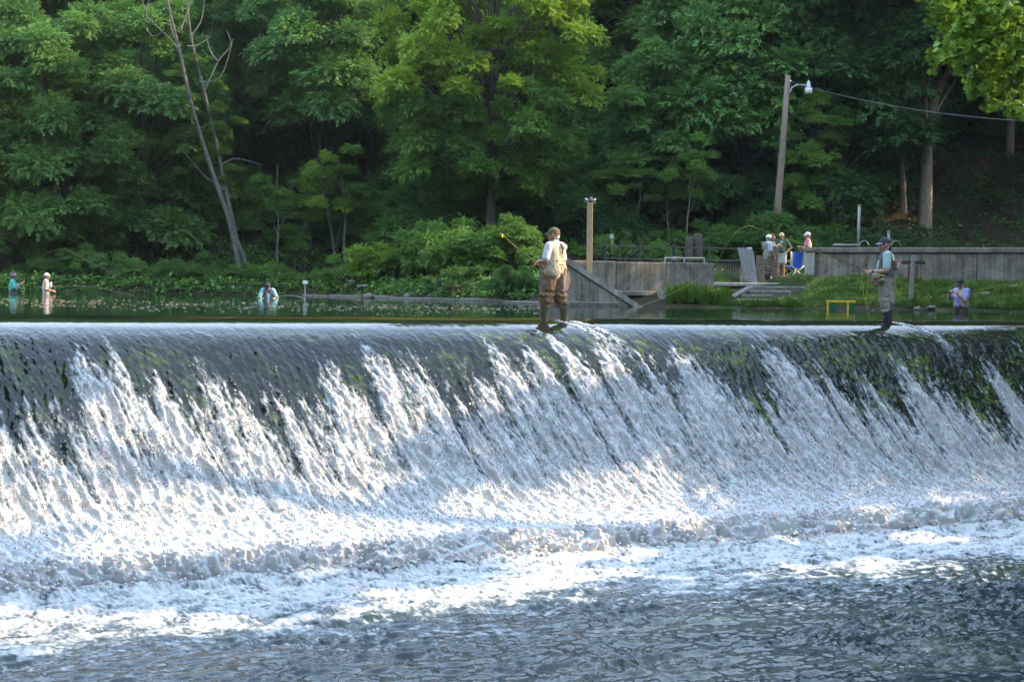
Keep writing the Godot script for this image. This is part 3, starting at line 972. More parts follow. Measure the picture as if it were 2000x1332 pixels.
func bare_saplings() -> void:
	# thin stems seen in the shade under the crowns
	var list := [
		[545, 500, 540, 390, 67, 0.05, "grey sapling stem on the bank beside the twin-trunk tree's foot", "bark_grey"], [574, 470, 586, 540, 68, 0.035, "thin pale leaning stem on the bank next to the grey sapling", "bark_grey"],
		[678, 540, 672, 390, 68, 0.07, "pale forked sapling stem beside the thick brown trunk", "bark_grey"], [600, 500, 604, 400, 70, 0.09, "straight grey-brown stem behind the lime-green sapling", "bark_dark"],
		[372, 530, 360, 450, 70, 0.16, "short mossy trunk in the shade behind the twin-trunk tree", "bark_dark"], [229, 545, 226, 500, 68, 0.03, "slender pale stem at the water beyond the white-capped woman", "bark_grey"],
		[760, 455, 755, 380, 77, 0.13, "brown trunk in the dark gap above the signpost with board top", "bark_dark"], [388, 440, 392, 395, 74, 0.03, "pair-like slim stem in the dark under the twin-trunk tree", "bark_grey"],
		[1241, 470, 1250, 380, 66, 0.06, "crooked brown stem of the thicket behind the dark railing", "bark_dark"], [1205, 470, 1198, 385, 66, 0.03, "thin bent stem beside the small blue sign", "bark_tan"],
		[1307, 465, 1304, 400, 66, 0.035, "reddish thin stem between the thicket and the stump", "bark_tan"], [1470, 330, 1464, 225, 72, 0.17, "grey trunk in the dark beside the utility pole", "bark_grey"],
		[1632, 470, 1622, 330, 65, 0.04, "thin stem hung with vines beside the vine-covered tree", "bark_dark"], [1690, 300, 1694, 170, 74, 0.14, "brown trunk just showing under the hanging dark tree", "bark_tan"],
	]
	for k in list.size():
		var a: Array = list[k]
		var base := P(a[0], maxf(a[1], a[3] if a[3] > a[1] else a[1]), a[4])
		var top := P(a[2], minf(a[1], a[3]), a[4])
		base.y = ground(base.x, base.z) - 0.1
		var o := thing("sapling", a[6], "sapling", base, 0.0, "thin stems in the shade of the bank")
		var r := RandomNumberGenerator.new()
		r.seed = 300 + k
		var t := top - base
		var st := begin(true)
		var pts := smooth_path([Vector3.ZERO, t * 0.35 + rand_dir(r) * 0.12, t * 0.7 + rand_dir(r) * 0.15, t, t * 1.5 + rand_dir(r) * 0.3], 3)
		tube(st, pts, range(pts.size()).map(func(q): return a[5] * (1.0 - 0.6 * q / (pts.size() - 1))), 7, false)
		part("trunk", done(st), mats[a[7]], o)
		for q in 5:
			st = begin(true)
			var s: Vector3 = t * r.randf_range(0.45, 1.2)
			tube(st, limb_path(s, s + Vector3(r.randf_range(-0.9, 0.9), r.randf_range(0.3, 1.1), r.randf_range(-0.5, 0.5)), r), [a[5] * 0.4, a[5] * 0.36, a[5] * 0.33, a[5] * 0.3, a[5] * 0.27, a[5] * 0.24, a[5] * 0.2, a[5] * 0.17, a[5] * 0.14, a[5] * 0.1], 5, false)
			part("twig", done(st), mats[a[7]], o)
		var buf := PackedFloat32Array()
		for q in 5:
			var s: float = r.randf_range(0.35, 0.7)
			put(buf, Basis(Vector3.UP, r.randf() * TAU) * Basis.from_scale(Vector3(s, s * 0.6, s)), t * r.randf_range(1.1, 1.6) + rand_dir(r) * 0.7, hue("mid", r.randf()))
		scatter("crown", boughs[5 + k % 3], mats.leaf, buf, o)

func build_shrubs() -> void:
	var list := [
		["dark drooping shrub at the water behind the bucket-hat angler", 30, 65.5, 2.2, 1.9, "dark", 12], ["low shrub with pale twigs at the water behind the woman", 110, 65, 1.9, 1.2, "dark", 10],
		["grey-green shrub on the shore to one side of the woman's line", 190, 65, 1.8, 1.5, "blue", 12], ["leafy low shrub at the shore under the twin-trunk tree", 290, 65.5, 1.6, 1.1, "mid", 10],
		["tangled dark shrub overhanging the pond before the twin trunks", 395, 65.5, 1.9, 1.3, "dark", 12], ["feathery green shrub at the foot of the twin trunks", 505, 66, 1.7, 1.0, "mid", 10],
		["light shrub on the bank behind the small white water sign", 590, 66, 1.6, 0.9, "mid", 10], ["rounded bush on the bank above the board-topped post", 690, 63, 1.7, 1.2, "mid", 12],
		["bright leafy bush on the bank above the board-topped post's far side", 775, 61.5, 1.9, 2.0, "bright", 16], ["tall bright bush halfway between the thin post and the sunlit tree", 850, 60, 2.2, 2.6, "mid", 20],
		["full bright bush beside the man with the landing net", 930, 57.5, 2.1, 2.3, "mid", 20], ["sunlit bush just behind the rod of the man with the landing net", 1000, 56.5, 1.7, 2.2, "mid", 20],
		["dark bush over the water behind the thin post", 905, 54, 1.4, 1.0, "dark", 12], ["dark-leaved bush at the concrete wing wall's edge", 1015, 51, 1.3, 1.3, "dark", 14],
		["lime leaf shoots showing over the wall beside the net-carrying man", 1128, 50, 0.8, 0.75, "lime", 6],
		["green thicket behind the dark railing", 1215, 64, 2.3, 1.5, "mid", 16], ["low green thicket under the layered tree", 1320, 63, 2.0, 1.2, "mid", 14], ["dark thicket behind the leaning grey slab", 1420, 64.5, 2.2, 1.8, "dark", 16],
		["ivy-dark bush behind the person in the dark green shirt", 1520, 64, 2.0, 2.2, "dark", 16], ["ivy-dark bush behind the person in pink", 1600, 63.5, 2.1, 1.8, "dark", 16], ["dark bush behind the white pipe post", 1690, 63, 2.1, 1.6, "deep", 16],
		["low ivy bush under the bare pale-brown trunk", 1800, 62.5, 2.3, 1.3, "deep", 16], ["low ivy bush beyond the wall above the purple-shirted angler", 1900, 62, 2.2, 1.1, "dark", 14], ["low ivy bush beyond the wall's visible end", 1985, 61.5, 2.0, 1.1, "dark", 12],
	]
	for k in list.size():
		var a: Array = list[k]
		shrub(a[0], on_land(a[1], a[2]) - Vector3(0, 0.1, 0), a[3], a[4], a[5], a[6], 600 + k * 7)
	# ground cover on the slope
	rng.seed = 31
	var buf := PackedFloat32Array()
	for k in 26000:
		var d := rng.randf_range(50, 92)
		var x := rng.randf_range(-0.36, 0.37) * d
		var e := d - shore(x)
		if e < 0.1: continue
		if x > 1.5 and e < 13.0: continue
		var w := noise_b.get_noise_2d(x * 0.35, d * 0.35)
		if x > 11.0 and d > 72.0 and rng.randf() < 0.35: continue
		if e > 8.0 and rng.randf() > 0.45 + w: continue
		var s := rng.randf_range(0.18, 0.5) * (1.1 if e < 4.0 else 0.9)
		var kind := "mid" if rng.randf() < 0.5 + w else "dark"
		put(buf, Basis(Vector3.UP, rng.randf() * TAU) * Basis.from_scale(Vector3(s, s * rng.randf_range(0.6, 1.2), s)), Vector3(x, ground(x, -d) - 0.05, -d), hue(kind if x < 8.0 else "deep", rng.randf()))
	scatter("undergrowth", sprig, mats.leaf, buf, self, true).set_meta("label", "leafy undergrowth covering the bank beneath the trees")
	# fallen leaves on the bare ground of the hollow
	buf = PackedFloat32Array()
	for k in 2600:
		var d := rng.randf_range(64, 92)
		var x := rng.randf_range(0.22, 0.37) * d
		var s := rng.randf_range(0.07, 0.16)
		put(buf, Basis.from_euler(Vector3(rng.randf_range(-0.9, 0.9), rng.randf() * TAU, 0)) * Basis.from_scale(Vector3(s, s, s)), Vector3(x, ground(x, -d) + 0.03, -d), Color(0.20, 0.14, 0.08) * rng.randf_range(0.5, 1.4))
	var st := begin()
	leaf(st, Vector3.ZERO, Vector3.RIGHT, Vector3.UP, 1.4, 0.9, Color.WHITE)
	scatter("leaf_litter", done(st), mats.grass, buf, self, true).set_meta("label", "dry brown fallen leaves on the shaded slope of the hollow")
	# grass of the lawn and the bank
	buf = PackedFloat32Array()
	for k in 26000:
		var x := rng.randf_range(2.5, 18.0)
		var d := shore(x) + pow(rng.randf(), 1.3) * 9.0 + 0.05
		var c := 1000.0 + x / d * FOCAL
		if c < 1130 or d > wall_depth(x) - 0.1 or (x < 5.2 and d < 50.5): continue
		if c > 1425 and c < 1575 and d > 45.6 and c < 1500 + (d - 46.0) * 25.0 and rng.randf() < 0.93: continue
		if d - shore(x) < 0.5 + 0.5 * noise_c.get_noise_2d(x * 1.2, 4.0): continue
		var s := rng.randf_range(0.08, 0.2) * (1.0 + 0.8 * noise_b.get_noise_2d(x * 0.7, d * 0.7)) * (1.0 + 0.5 * (1.0 - sm(0.0, 1.5, d - shore(x))))
		var p := Vector3(x, ground(x, -d) - 0.01, -d)
		put(buf, Basis(Vector3.UP, rng.randf() * TAU) * Basis.from_scale(Vector3(s * 1.1, s, s * 1.1)), p, Color(0.07, 0.14, 0.02).lerp(Color(0.19, 0.26, 0.06), clampf(rng.randf() * 0.6 + 0.5 * noise_a.get_noise_2d(x * 0.6, d * 0.6), 0.0, 1.0)))
	# a tuft of it growing at the foot of the wing wall
	for k in 420:
		var p := on_land(rng.randf_range(1308, 1420), rng.randf_range(45.0, 45.9))
		p.y = maxf(p.y, 0.05) + rng.randf_range(0.0, 0.25)
		var s := rng.randf_range(0.22, 0.42)
		put(buf, Basis(Vector3.UP, rng.randf() * TAU) * Basis.from_scale(Vector3(s, s, s)), p, Color(0.085, 0.16, 0.02).lerp(Color(0.12, 0.21, 0.03), rng.randf()))
	scatter("grass", grass_tuft, mats.grass, buf, self, true).set_meta("label", "long green grass on the bank below the concrete wall")

func wall_depth(x: float) -> float:   # depth of the long wall's face
	return lerpf(52.0, 48.2, clampf((x - 10.1) / 6.0, -0.3, 2.0)) if x > 9.9 else 58.0

# trees on the near bank beyond the weir's end: one reaches a branch into the picture, all shade the water in dapples
func build_bank_trees() -> void:
	rng.seed = 909
	var list := [
		["maple on the near bank whose leafy branch hangs over the long wall", 17.0, -33.0, 15.0, 5.0], ["maple on the near bank next to the end of the weir", 19.5, -26.0, 16.0, 5.2], ["maple on the bank downstream of the weir's end", 21.5, -18.5, 15.0, 5.2],
		["big maple behind the first row on the near bank", 26.0, -32.0, 19.0, 5.8], ["tall maple on the bank beyond the long wall's end", 21.5, -41.5, 17.0, 5.6], ["maple on the rise behind the near bank's trees", 30.5, -41.0, 20.0, 6.0],
		["maple upstream on the bank past the lawn's end", 25.5, -51.0, 17.0, 5.8], ["maple well downstream on the same bank", 24.0, -11.0, 15.0, 5.2], ["tall maple at the back of the downstream bank", 31.0, -22.0, 19.0, 6.0],
	]
	for k in list.size():
		var a: Array = list[k]
		var base := Vector3(a[1], maxf(ground(a[1], a[2]), 0.0) - 0.2, a[2])
		var o := thing("maple_tree", a[0], "tree", base, 0.0, "maples on the near bank")
		var r := RandomNumberGenerator.new()
		r.seed = 50 + k
		var h: float = a[3]
		var st := begin(true)
		tube(st, smooth_path([Vector3(0, -3, 0), Vector3(0.1, h * 0.3, 0), Vector3(-0.2, h * 0.6, 0.2), Vector3(0, h * 0.95, 0)], 4), range(13).map(func(q): return 0.34 * (1.1 - q / 13.0)), 9)
		part("trunk", done(st), mats.bark_grey, o)
		var limbs := begin(true)
		var buf := PackedFloat32Array()
		for m in 46:
			var f := lerpf(0.16, 1.0, (m + r.randf()) / 46.0)
			var wide: float = a[4] * (0.35 + 0.75 * sin(PI * clampf(0.1 + 0.85 * f, 0.0, 1.0)))
			var ang := m * 2.39996
			var c := Vector3(cos(ang), 0, sin(ang)) * wide * sqrt(r.randf_range(0.1, 1.0)) + Vector3.UP * h * f
			if m % 3 == 0 and not in_way(base + c, 0.4) and not in_way(base + c * 0.85, 0.4): tube(limbs, limb_path(Vector3.UP * h * f * 0.7, c, r), [0.12, 0.11, 0.1, 0.09, 0.08, 0.07, 0.06, 0.05, 0.04, 0.02], 5, false)
			for q in 34:
				var p := c + rand_dir(r) * Vector3(1.9, 1.2, 1.9) * pow(r.randf(), 0.4)
				var w := base + p
				if in_way(w, 0.42) or absf(w.x) < -w.z * 0.343 + 0.4: continue
				var s := r.randf_range(0.42, 0.75)
				put(buf, Basis.from_euler(Vector3(r.randf_range(-0.7, 0.7), r.randf() * TAU, r.randf_range(-0.5, 0.5))) * Basis.from_scale(Vector3(s, s, s)), p, hue("olive", r.randf()))
		if k == 0:
			# the branch that hangs into the picture's upper corner
			var ends := [[1850, 25], [1905, 60], [1870, 105], [1930, 120], [1900, 150], [1975, 60], [1985, 150], [1960, 185], [1990, 215], [1950, 20], [1880, 0], [1920, -30], [1990, 0], [1845, -20], [1880, 60], [1940, 90], [2000, 110], [1900, 20], [1975, 20]]
			var hang := begin(true)
			for e in ends:
				var tip := P(e[0], e[1], 30.5 + r.randf_range(-0.8, 0.8)) - base
				tube(hang, limb_path(P(2130, -60, 31.5) - base, tip, r, 0.05), [0.05, 0.045, 0.04, 0.035, 0.03, 0.025, 0.02, 0.016, 0.012, 0.008], 5, false)
				for q in 19:
					var p := tip + rand_dir(r) * Vector3(0.6, 0.38, 0.7) * pow(r.randf(), 0.6)
					var s := r.randf_range(0.22, 0.38)
					put(buf, Basis.from_euler(Vector3(r.randf_range(-0.5, 0.5), r.randf() * TAU, r.randf_range(-0.4, 0.4))) * Basis.from_scale(Vector3(s, s, s)), p, hue("bright", r.randf()))
			tube(hang, limb_path(Vector3.UP * h * 0.45, P(2130, -60, 31.5) - base, r, 0.05), [0.12, 0.11, 0.1, 0.09, 0.085, 0.08, 0.07, 0.065, 0.06, 0.05], 6, false)
			part("overhanging_branch", done(hang), mats.bark_grey, o).set_meta("kind", "stuff")
		part("limb", done(limbs), mats.bark_grey, o).set_meta("kind", "stuff")
		scatter("crown", maple_sprig, mats.leaf, buf, o)
# ---------------------------------------------------------------- walls, posts, signs
func slab(a: Vector3, b: Vector3, thick: float, bottom: float, top: float, ch := 0.02) -> ArrayMesh:
	# an upright slab from a to b (its front face), thick backwards
	var along := Vector3(b.x - a.x, 0, b.z - a.z)
	var l := along.length()
	along /= l
	var back := Vector3(along.z, 0, -along.x)
	if back.z > 0: back = -back
	var c := (a + b) * 0.5 + back * thick * 0.5
	c.y = (bottom + top) * 0.5
	return box_mesh(c, Vector3(l, top - bottom, thick), Basis(along, Vector3.UP, along.cross(Vector3.UP)), ch)

func prism(poly: Array, back: Vector3) -> ArrayMesh:   # poly: front outline
	var st := begin()
	var mid := Vector3.ZERO
	for p in poly: mid += p
	mid = mid / poly.size() + back * 0.5
	face(st, poly, mid)
	face(st, poly.map(func(p): return p + back), mid)
	for k in poly.size():
		var a: Vector3 = poly[k]
		var b: Vector3 = poly[(k + 1) % poly.size()]
		face(st, [a, b, b + back, a + back], mid)
	return done(st)

func lathe(profile: Array, sides := 14, at := Vector3.ZERO, b := Basis()) -> ArrayMesh:
	var st := begin(true)
	for k in profile.size() - 1:
		for s in sides:
			var a0 := TAU * s / sides
			var a1 := TAU * (s + 1) / sides
			var f := func(q, a: float) -> Vector3: return at + b * Vector3(cos(a) * q[0], q[1], sin(a) * q[0])
			quad(st, f.call(profile[k], a0), f.call(profile[k + 1], a0), f.call(profile[k + 1], a1), f.call(profile[k], a1))
	return done(st)

func concrete_mat(lo: Color, hi: Color, seed_no: int) -> StandardMaterial3D:   # blotched, with streaks run down it
	var n := FastNoiseLite.new()
	n.seed = seed_no
	n.frequency = 1.0
	n.fractal_octaves = 4
	var im := Image.create(384, 384, false, Image.FORMAT_RGB8)
	for y in 384:
		for x in 384:
			var ax := x / 384.0 * TAU
			var ay := y / 384.0 * TAU
			var big := n.get_noise_3d(cos(ax) * 0.9, sin(ax) * 0.9 + cos(ay) * 0.6, sin(ay) * 0.6)
			var run := n.get_noise_3d(cos(ax) * 5.0 + 9.0, sin(ax) * 5.0 + cos(ay) * 0.16, sin(ay) * 0.16)
			var fine := n.get_noise_3d(cos(ax) * 11.0 + 3.0, sin(ax) * 11.0 + cos(ay) * 11.0, sin(ay) * 11.0)
			var k := clampf(0.50 + 0.75 * big + 0.55 * run + 0.40 * fine, 0.0, 1.0)
			if fine > 0.42: k = minf(1.0, k + 0.25)
			im.set_pixel(x, y, lo.lerp(hi, k))
	var m := StandardMaterial3D.new()
	m.albedo_texture = ImageTexture.create_from_image(im)
	m.roughness = 0.95
	m.uv1_triplanar = true
	m.uv1_scale = Vector3(0.28, 0.34, 0.28)
	m.heightmap_enabled = true
	m.heightmap_texture = m.albedo_texture
	m.heightmap_scale = 0.5
	return m

func make_mats() -> void:
	mats.concrete = concrete_mat(lin(0.07, 0.062, 0.05), lin(0.33, 0.295, 0.235), 21)
	mats.concrete_pale = concrete_mat(lin(0.16, 0.15, 0.13), lin(0.42, 0.40, 0.35), 22)
	mats.concrete_warm = concrete_mat(lin(0.062, 0.052, 0.04), lin(0.34, 0.30, 0.235), 31)
	mats.coping = concrete_mat(lin(0.10, 0.085, 0.065), lin(0.27, 0.235, 0.19), 23)
	mats.stone = rough_mat(lin(0.07, 0.065, 0.055), lin(0.24, 0.225, 0.195), Vector3(0.8, 0.8, 0.8), 0.95, 24, 3.0, 0, 3.0)
	mats.timber = rough_mat(lin(0.30, 0.21, 0.11), lin(0.46, 0.35, 0.21), Vector3(2.5, 0.4, 2.5), 0.85, 25, 0.4, 0, 2.5)
	mats.grey_wood = rough_mat(lin(0.15, 0.15, 0.145), lin(0.36, 0.35, 0.34), Vector3(3.0, 0.4, 3.0), 0.9, 26, 1.0, 0, 2.5)
	mats.brown_wood = rough_mat(lin(0.09, 0.07, 0.05), lin(0.22, 0.18, 0.13), Vector3(2.5, 0.5, 2.5), 0.9, 27, 1.0, 0, 2.5)
	mats.timber_grey = rough_mat(lin(0.11, 0.08, 0.055), lin(0.27, 0.21, 0.155), Vector3(2.5, 0.35, 2.5), 0.9, 28, 0.6, 0, 2.5)
	mats.rail = plain(0.03, 0.038, 0.045, 0.5, 0.3)
	mats.galv = plain(0.36, 0.37, 0.37, 0.45, 0.6)
	mats.black = plain(0.012, 0.012, 0.014, 0.5)
	mats.white = plain(0.75, 0.75, 0.73, 0.6)

func build_walls() -> void:
	# sloping wing wall with its coping
	var o := thing("wing_wall", "weathered concrete wing wall whose top slopes down into the pond", "wall", Vector3.ZERO)
	o.set_meta("kind", "thing")
	var d := 44.6
	var f := func(x: float, y: float, dd := 0.0) -> Vector3: return P(x, y, d + dd)
	part("wall_body", prism([f.call(1053, 500), f.call(1104, 507), f.call(1246, 602), f.call(1246, 625), f.call(1053, 625)], Vector3(0.05, 0, -1.5)), mats.concrete, o)
	var a: Vector3 = f.call(1104, 505)
	var b: Vector3 = f.call(1253, 602)
	var n := (b - a).normalized().cross(Vector3.BACK).normalized()
	if n.y < 0: n = -n
	part("coping", prism([a, b, b - n * 0.16 + Vector3(0.02, 0, 0), a - n * 0.16], Vector3(0, 0, -1.4)).duplicate(), mats.concrete_pale, o).position = Vector3(0.05, 0.04, 0.06)
	a = f.call(1096, 565, -0.1); b = f.call(1142, 597, -0.1)
	n = (b - a).normalized().cross(Vector3.BACK).normalized()
	if n.y < 0: n = -n
	part("buttress", prism([a, b, b - n * 0.3, a - n * 0.3], Vector3(0, 0, -0.35)), mats.concrete_pale, o)
	part("footing", box_mesh(G(1140, d - 0.05, 0.02) + Vector3(-0.1, 0, 0), Vector3(2.3, 0.22, 0.3), Basis(), 0.03), mats.stone, o)
	# main retaining wall
	o = thing("retaining_wall", "stained grey concrete wall between the wing wall and the iron grate", "wall", Vector3.ZERO)
	o.set_meta("kind", "thing")
	var p := G(1102, 46.3, 0.0)
	var q := G(1396, 48.6, 0.0)
	for k in 3:
		part("wall_panel", slab(p.lerp(q, k / 3.0), p.lerp(q, (k + 0.994) / 3.0) + Vector3(0, 0, 0.006 * (k % 2)), 0.55, -1.0, 1.35 - 0.012 * (k % 2), 0.025), [mats.concrete, mats.concrete_warm, mats.concrete][k], o)
	var v := Vector3(0, 0, 0.36)
	part("ledge", slab(G(1180, 46.5, 0) + v, G(1400, 48.5, 0) + v, 0.36, 0.30, 0.45), mats.coping, o)
	part("footing", slab(G(1180, 46.5, 0) + v * 0.5, G(1400, 48.5, 0) + v * 0.5, 0.18, -1.0, 0.297), mats.concrete_pale, o)
	part("pier", prism([P(1289, 568, 46.3), P(1322, 568, 46.3), P(1329, 606, 46.3), P(1286, 606, 46.3)], Vector3(0, 0, -0.8)), mats.concrete_pale, o)
	part("iron_pin", pipe(G(1316, 47.3, 0.45), G(1316, 47.3, 0.6), 0.025), mats.brown_wood, o)
	# long wall of the lawn
	o = thing("long_wall", "long concrete wall with a brown coping behind the lawn", "wall", Vector3.ZERO)
	o.set_meta("kind", "thing")
	p = G(1591, 52.0, 0.0); q = G(2260, 46.6, 0.0)
	for k in 6:
		part("wall_panel", slab(p.lerp(q, k / 6.0), p.lerp(q, (k + 0.996) / 6.0) + Vector3(0, 0, 0.006 * (k % 2)), 0.4, -0.3, 1.80, 0.02), mats.concrete if k % 2 else mats.concrete_warm, o)
	part("coping", slab(p + Vector3(-0.05, 0, 0.07), q + Vector3(0, 0, 0.07), 0.54, 1.803, 1.975), mats.coping, o)
	p = G(1570, 52.1, 0.0); q = G(1589, 51.95, 0.0)
	part("end_pillar", slab(p + Vector3(0, 0, 0.06), q + Vector3(0, 0, 0.06), 0.6, -0.3, 1.83), mats.concrete_pale, o)
	part("pillar_cap", slab(p + Vector3(-0.04, 0, 0.1), q + Vector3(0.0, 0, 0.1), 0.68, 1.833, 1.97), mats.coping, o)
	# low curb along the far shore
	o = thing("shore_curb", "low grey concrete curb along the far waterline", "curb", Vector3.ZERO)
	o.set_meta("kind", "thing")
	for k in 7:
		var k0 := k / 7.0
		var k1 := (k + 0.985) / 7.0
		var e0 := Vector3(lerpf(-8.8, 0.95, k0), 0, -lerpf(64.0, 48.3, k0))
		var e1 := Vector3(lerpf(-8.8, 0.95, k1), 0, -lerpf(64.0, 48.3, k1))
		part("curb_block", slab(e0, e1, 0.4, -0.5, 0.07 + 0.02 * (k % 3), 0.03), mats.stone, o)
	# platform and steps
	o = thing("concrete_ledge", "rough concrete ledge in front of the iron grate and the slabs", "ledge", Vector3.ZERO)
	part("slab", slab(G(1396, 50.6, 0), G(1574, 51.4, 0), 4.0, 0.62, 0.76, 0.03), mats.concrete_pale, o)
	part("face", slab(G(1396, 50.75, 0), G(1574, 51.5, 0), 3.6, -0.2, 0.617, 0.03), mats.stone, o)
	o = thing("platform", "concrete platform under the folding chair and the pink-shoed person", "platform", Vector3.ZERO)
	part("slab", slab(G(1508, 57.2, 0), G(1590, 57.4, 0), 5.0, 0.3, 1.0, 0.03), mats.concrete_pale, o)
	o = thing("stone_steps", "worn stone steps leading down to the water through the grass", "steps", Vector3.ZERO)
	for s in [[1466, 1575, 49.9, 0.60], [1462, 1545, 49.1, 0.46], [1450, 1510, 48.3, 0.32], [1442, 1500, 47.3, 0.20], [1436, 1492, 46.2, 0.09]]:
		part("step", slab(G(s[0], s[2], 0), G(s[1], s[2], 0), 0.75, s[3] - 0.4, s[3] + 0.05, 0.03), mats.stone, o)
	a = P(1466, 561, 49.6); b = P(1428, 582, 48.0)
	part("cheek_slab", box_mesh((a + b) * 0.5, Vector3((b - a).length(), 0.09, 0.2), Basis((b - a).normalized(), Vector3.UP.slide((b - a).normalized()).normalized(), (b - a).normalized().cross(Vector3.UP.slide((b - a).normalized()).normalized())), 0.02), mats.stone, o)
	# iron grate
	o = thing("iron_grate", "upright rusty bar grate set between concrete wall and leaning slab", "grate", Vector3.ZERO)
	d = 51.6
	var g0 := G(1397, d, 0.0)
	var g1 := G(1444, d, 0.0)
	part("frame_bar", box_mesh((g0 + g1) * 0.5 + Vector3(0, 1.47, 0), Vector3(g1.x - g0.x + 0.06, 0.06, 0.08)), mats.rail, o)
	part("frame_bar", box_mesh((g0 + g1) * 0.5 + Vector3(0, 0.80, 0), Vector3(g1.x - g0.x + 0.06, 0.05, 0.08)), mats.rail, o)
	part("post", box_mesh(g1 + Vector3(0.06, 1.14, 0), Vector3(0.09, 0.76, 0.1)), mats.concrete_pale, o)
	for k in 14:
		part("bar", pipe(g0.lerp(g1, (k + 0.5) / 14.0) + Vector3(0, 0.8, 0), g0.lerp(g1, (k + 0.5) / 14.0) + Vector3(0, 1.47, 0), 0.014, -1.0, 5), mats.brown_wood, o)
	# weathered slabs and timber
	solo("leaning_slab", plank(P(1468, 553, 51.3), P(1456, 484, 51.3), 0.43, 0.12, 3), mats.grey_wood, "broad silvery timber slab leaning beside the iron grate", "slab")
	solo("timber_slab", plank(P(1486, 553, 51.5), P(1485, 500, 51.5), 0.23, 0.14, 4), mats.brown_wood, "short brown timber slab between silvery slab and waders-clad man", "slab")
	solo("timber_post", plank(P(1510, 553, 53.4), P(1513, 482, 53.4), 0.26, 0.2, 5), mats.brown_wood, "thick brown timber post standing in front of the dark green shirt", "post")
	solo("cut_log", pipe(P(1503, 546, 53.0), P(1505, 546, 53.5), 0.12, -1.0, 12), plain(0.30, 0.20, 0.08, 0.9), "round cut log end lying at the foot of the timber post", "log")
	# stumps
	for s in [["grey-brown tree stump behind the dark railing", 1362, 62.5, 0.19, 0.62, "bark_dark"], ["blackened low tree stump beside the grey-brown one", 1345, 62.2, 0.15, 0.5, "bark_dark"]]:
		var base := on_land(s[1], s[2])
		var y := G(s[1], s[2], 0).y
		base.y = P(s[1], 488, s[2]).y
		var st := thing("tree_stump", s[0], "stump", base)
		part("stump", lathe([[s[3] * 1.35, -0.6], [s[3] * 1.1, 0.1], [s[3], s[4] * 0.5], [s[3] * 1.02, s[4]], [s[3] * 0.6, s[4] + 0.04], [0.0, s[4] - 0.06]], 11), mats[s[5]], st)
	# rocks on the shores
	rng.seed = 61
	var rocks := [["flat grey rock on the bank under the board-topped post", 690, 62.0, 0.45], ["pale rock at the waterline beside the board-topped post", 718, 58.5, 0.4], ["grey rock half hidden under the bright bushes", 800, 56.6, 0.35], ["grey boulder in the grass high on the far bank", 655, 68.0, 0.6],
		["small pale stone at the lawn's waterline below the perforated post", 1795, 44.5, 0.2], ["small dark stone at the lawn's waterline beside the pale one", 1822, 44.6, 0.18], ["flat stone lying in the lawn behind the purple-shirted angler", 1925, 46.5, 0.25], ["stone slab sunk in the grass at the picture's edge", 1985, 46.6, 0.3], ["grey stone at the foot of the stone steps", 1462, 45.3, 0.22]]
	for r in rocks:
		var at := on_land(r[1], r[2])
		at.y = maxf(at.y, 0.0) + r[3] * 0.12
		var m := solo("rock", lump_mesh(40 + int(r[1])), mats.stone, r[0], "rock", at, "rocks along the shore")
		m.scale = Vector3(r[3], r[3] * 0.45, r[3] * 0.7)
		m.rotation.y = r[1]

func plank(a: Vector3, b: Vector3, w: float, th: float, seed_no: int) -> ArrayMesh:   # a rough upright timber with an uneven top
	var r := RandomNumberGenerator.new()
	r.seed = seed_no
	var st := begin()
	var up := (b - a)
	var rows := []
	for k in 6:
		var f := k / 5.0
		var c := a + up * f + Vector3(r.randf_range(-0.012, 0.012), 0, 0)
		var ww := w * 0.5 * r.randf_range(0.93, 1.05) * (1.0 + 0.12 * f)
		var t := th * 0.5
		var ring := []
		for q in [[-1, 1], [-0.75, 1.12], [0, 1.0], [0.7, 1.1], [1, 0.9], [1, -1], [-1, -1]]:
			var top := r.randf_range(-0.05, 0.03) if k == 5 else 0.0
			ring.append(c + Vector3(q[0] * ww, top, q[1] * t))
		rows.append(ring)
	for k in 5:
		for s in 7:
			var s2 := (s + 1) % 7
			quad(st, rows[k][s], rows[k + 1][s], rows[k + 1][s2], rows[k][s2])
	face(st, rows[5], (a + b) * 0.5)
	return done(st)

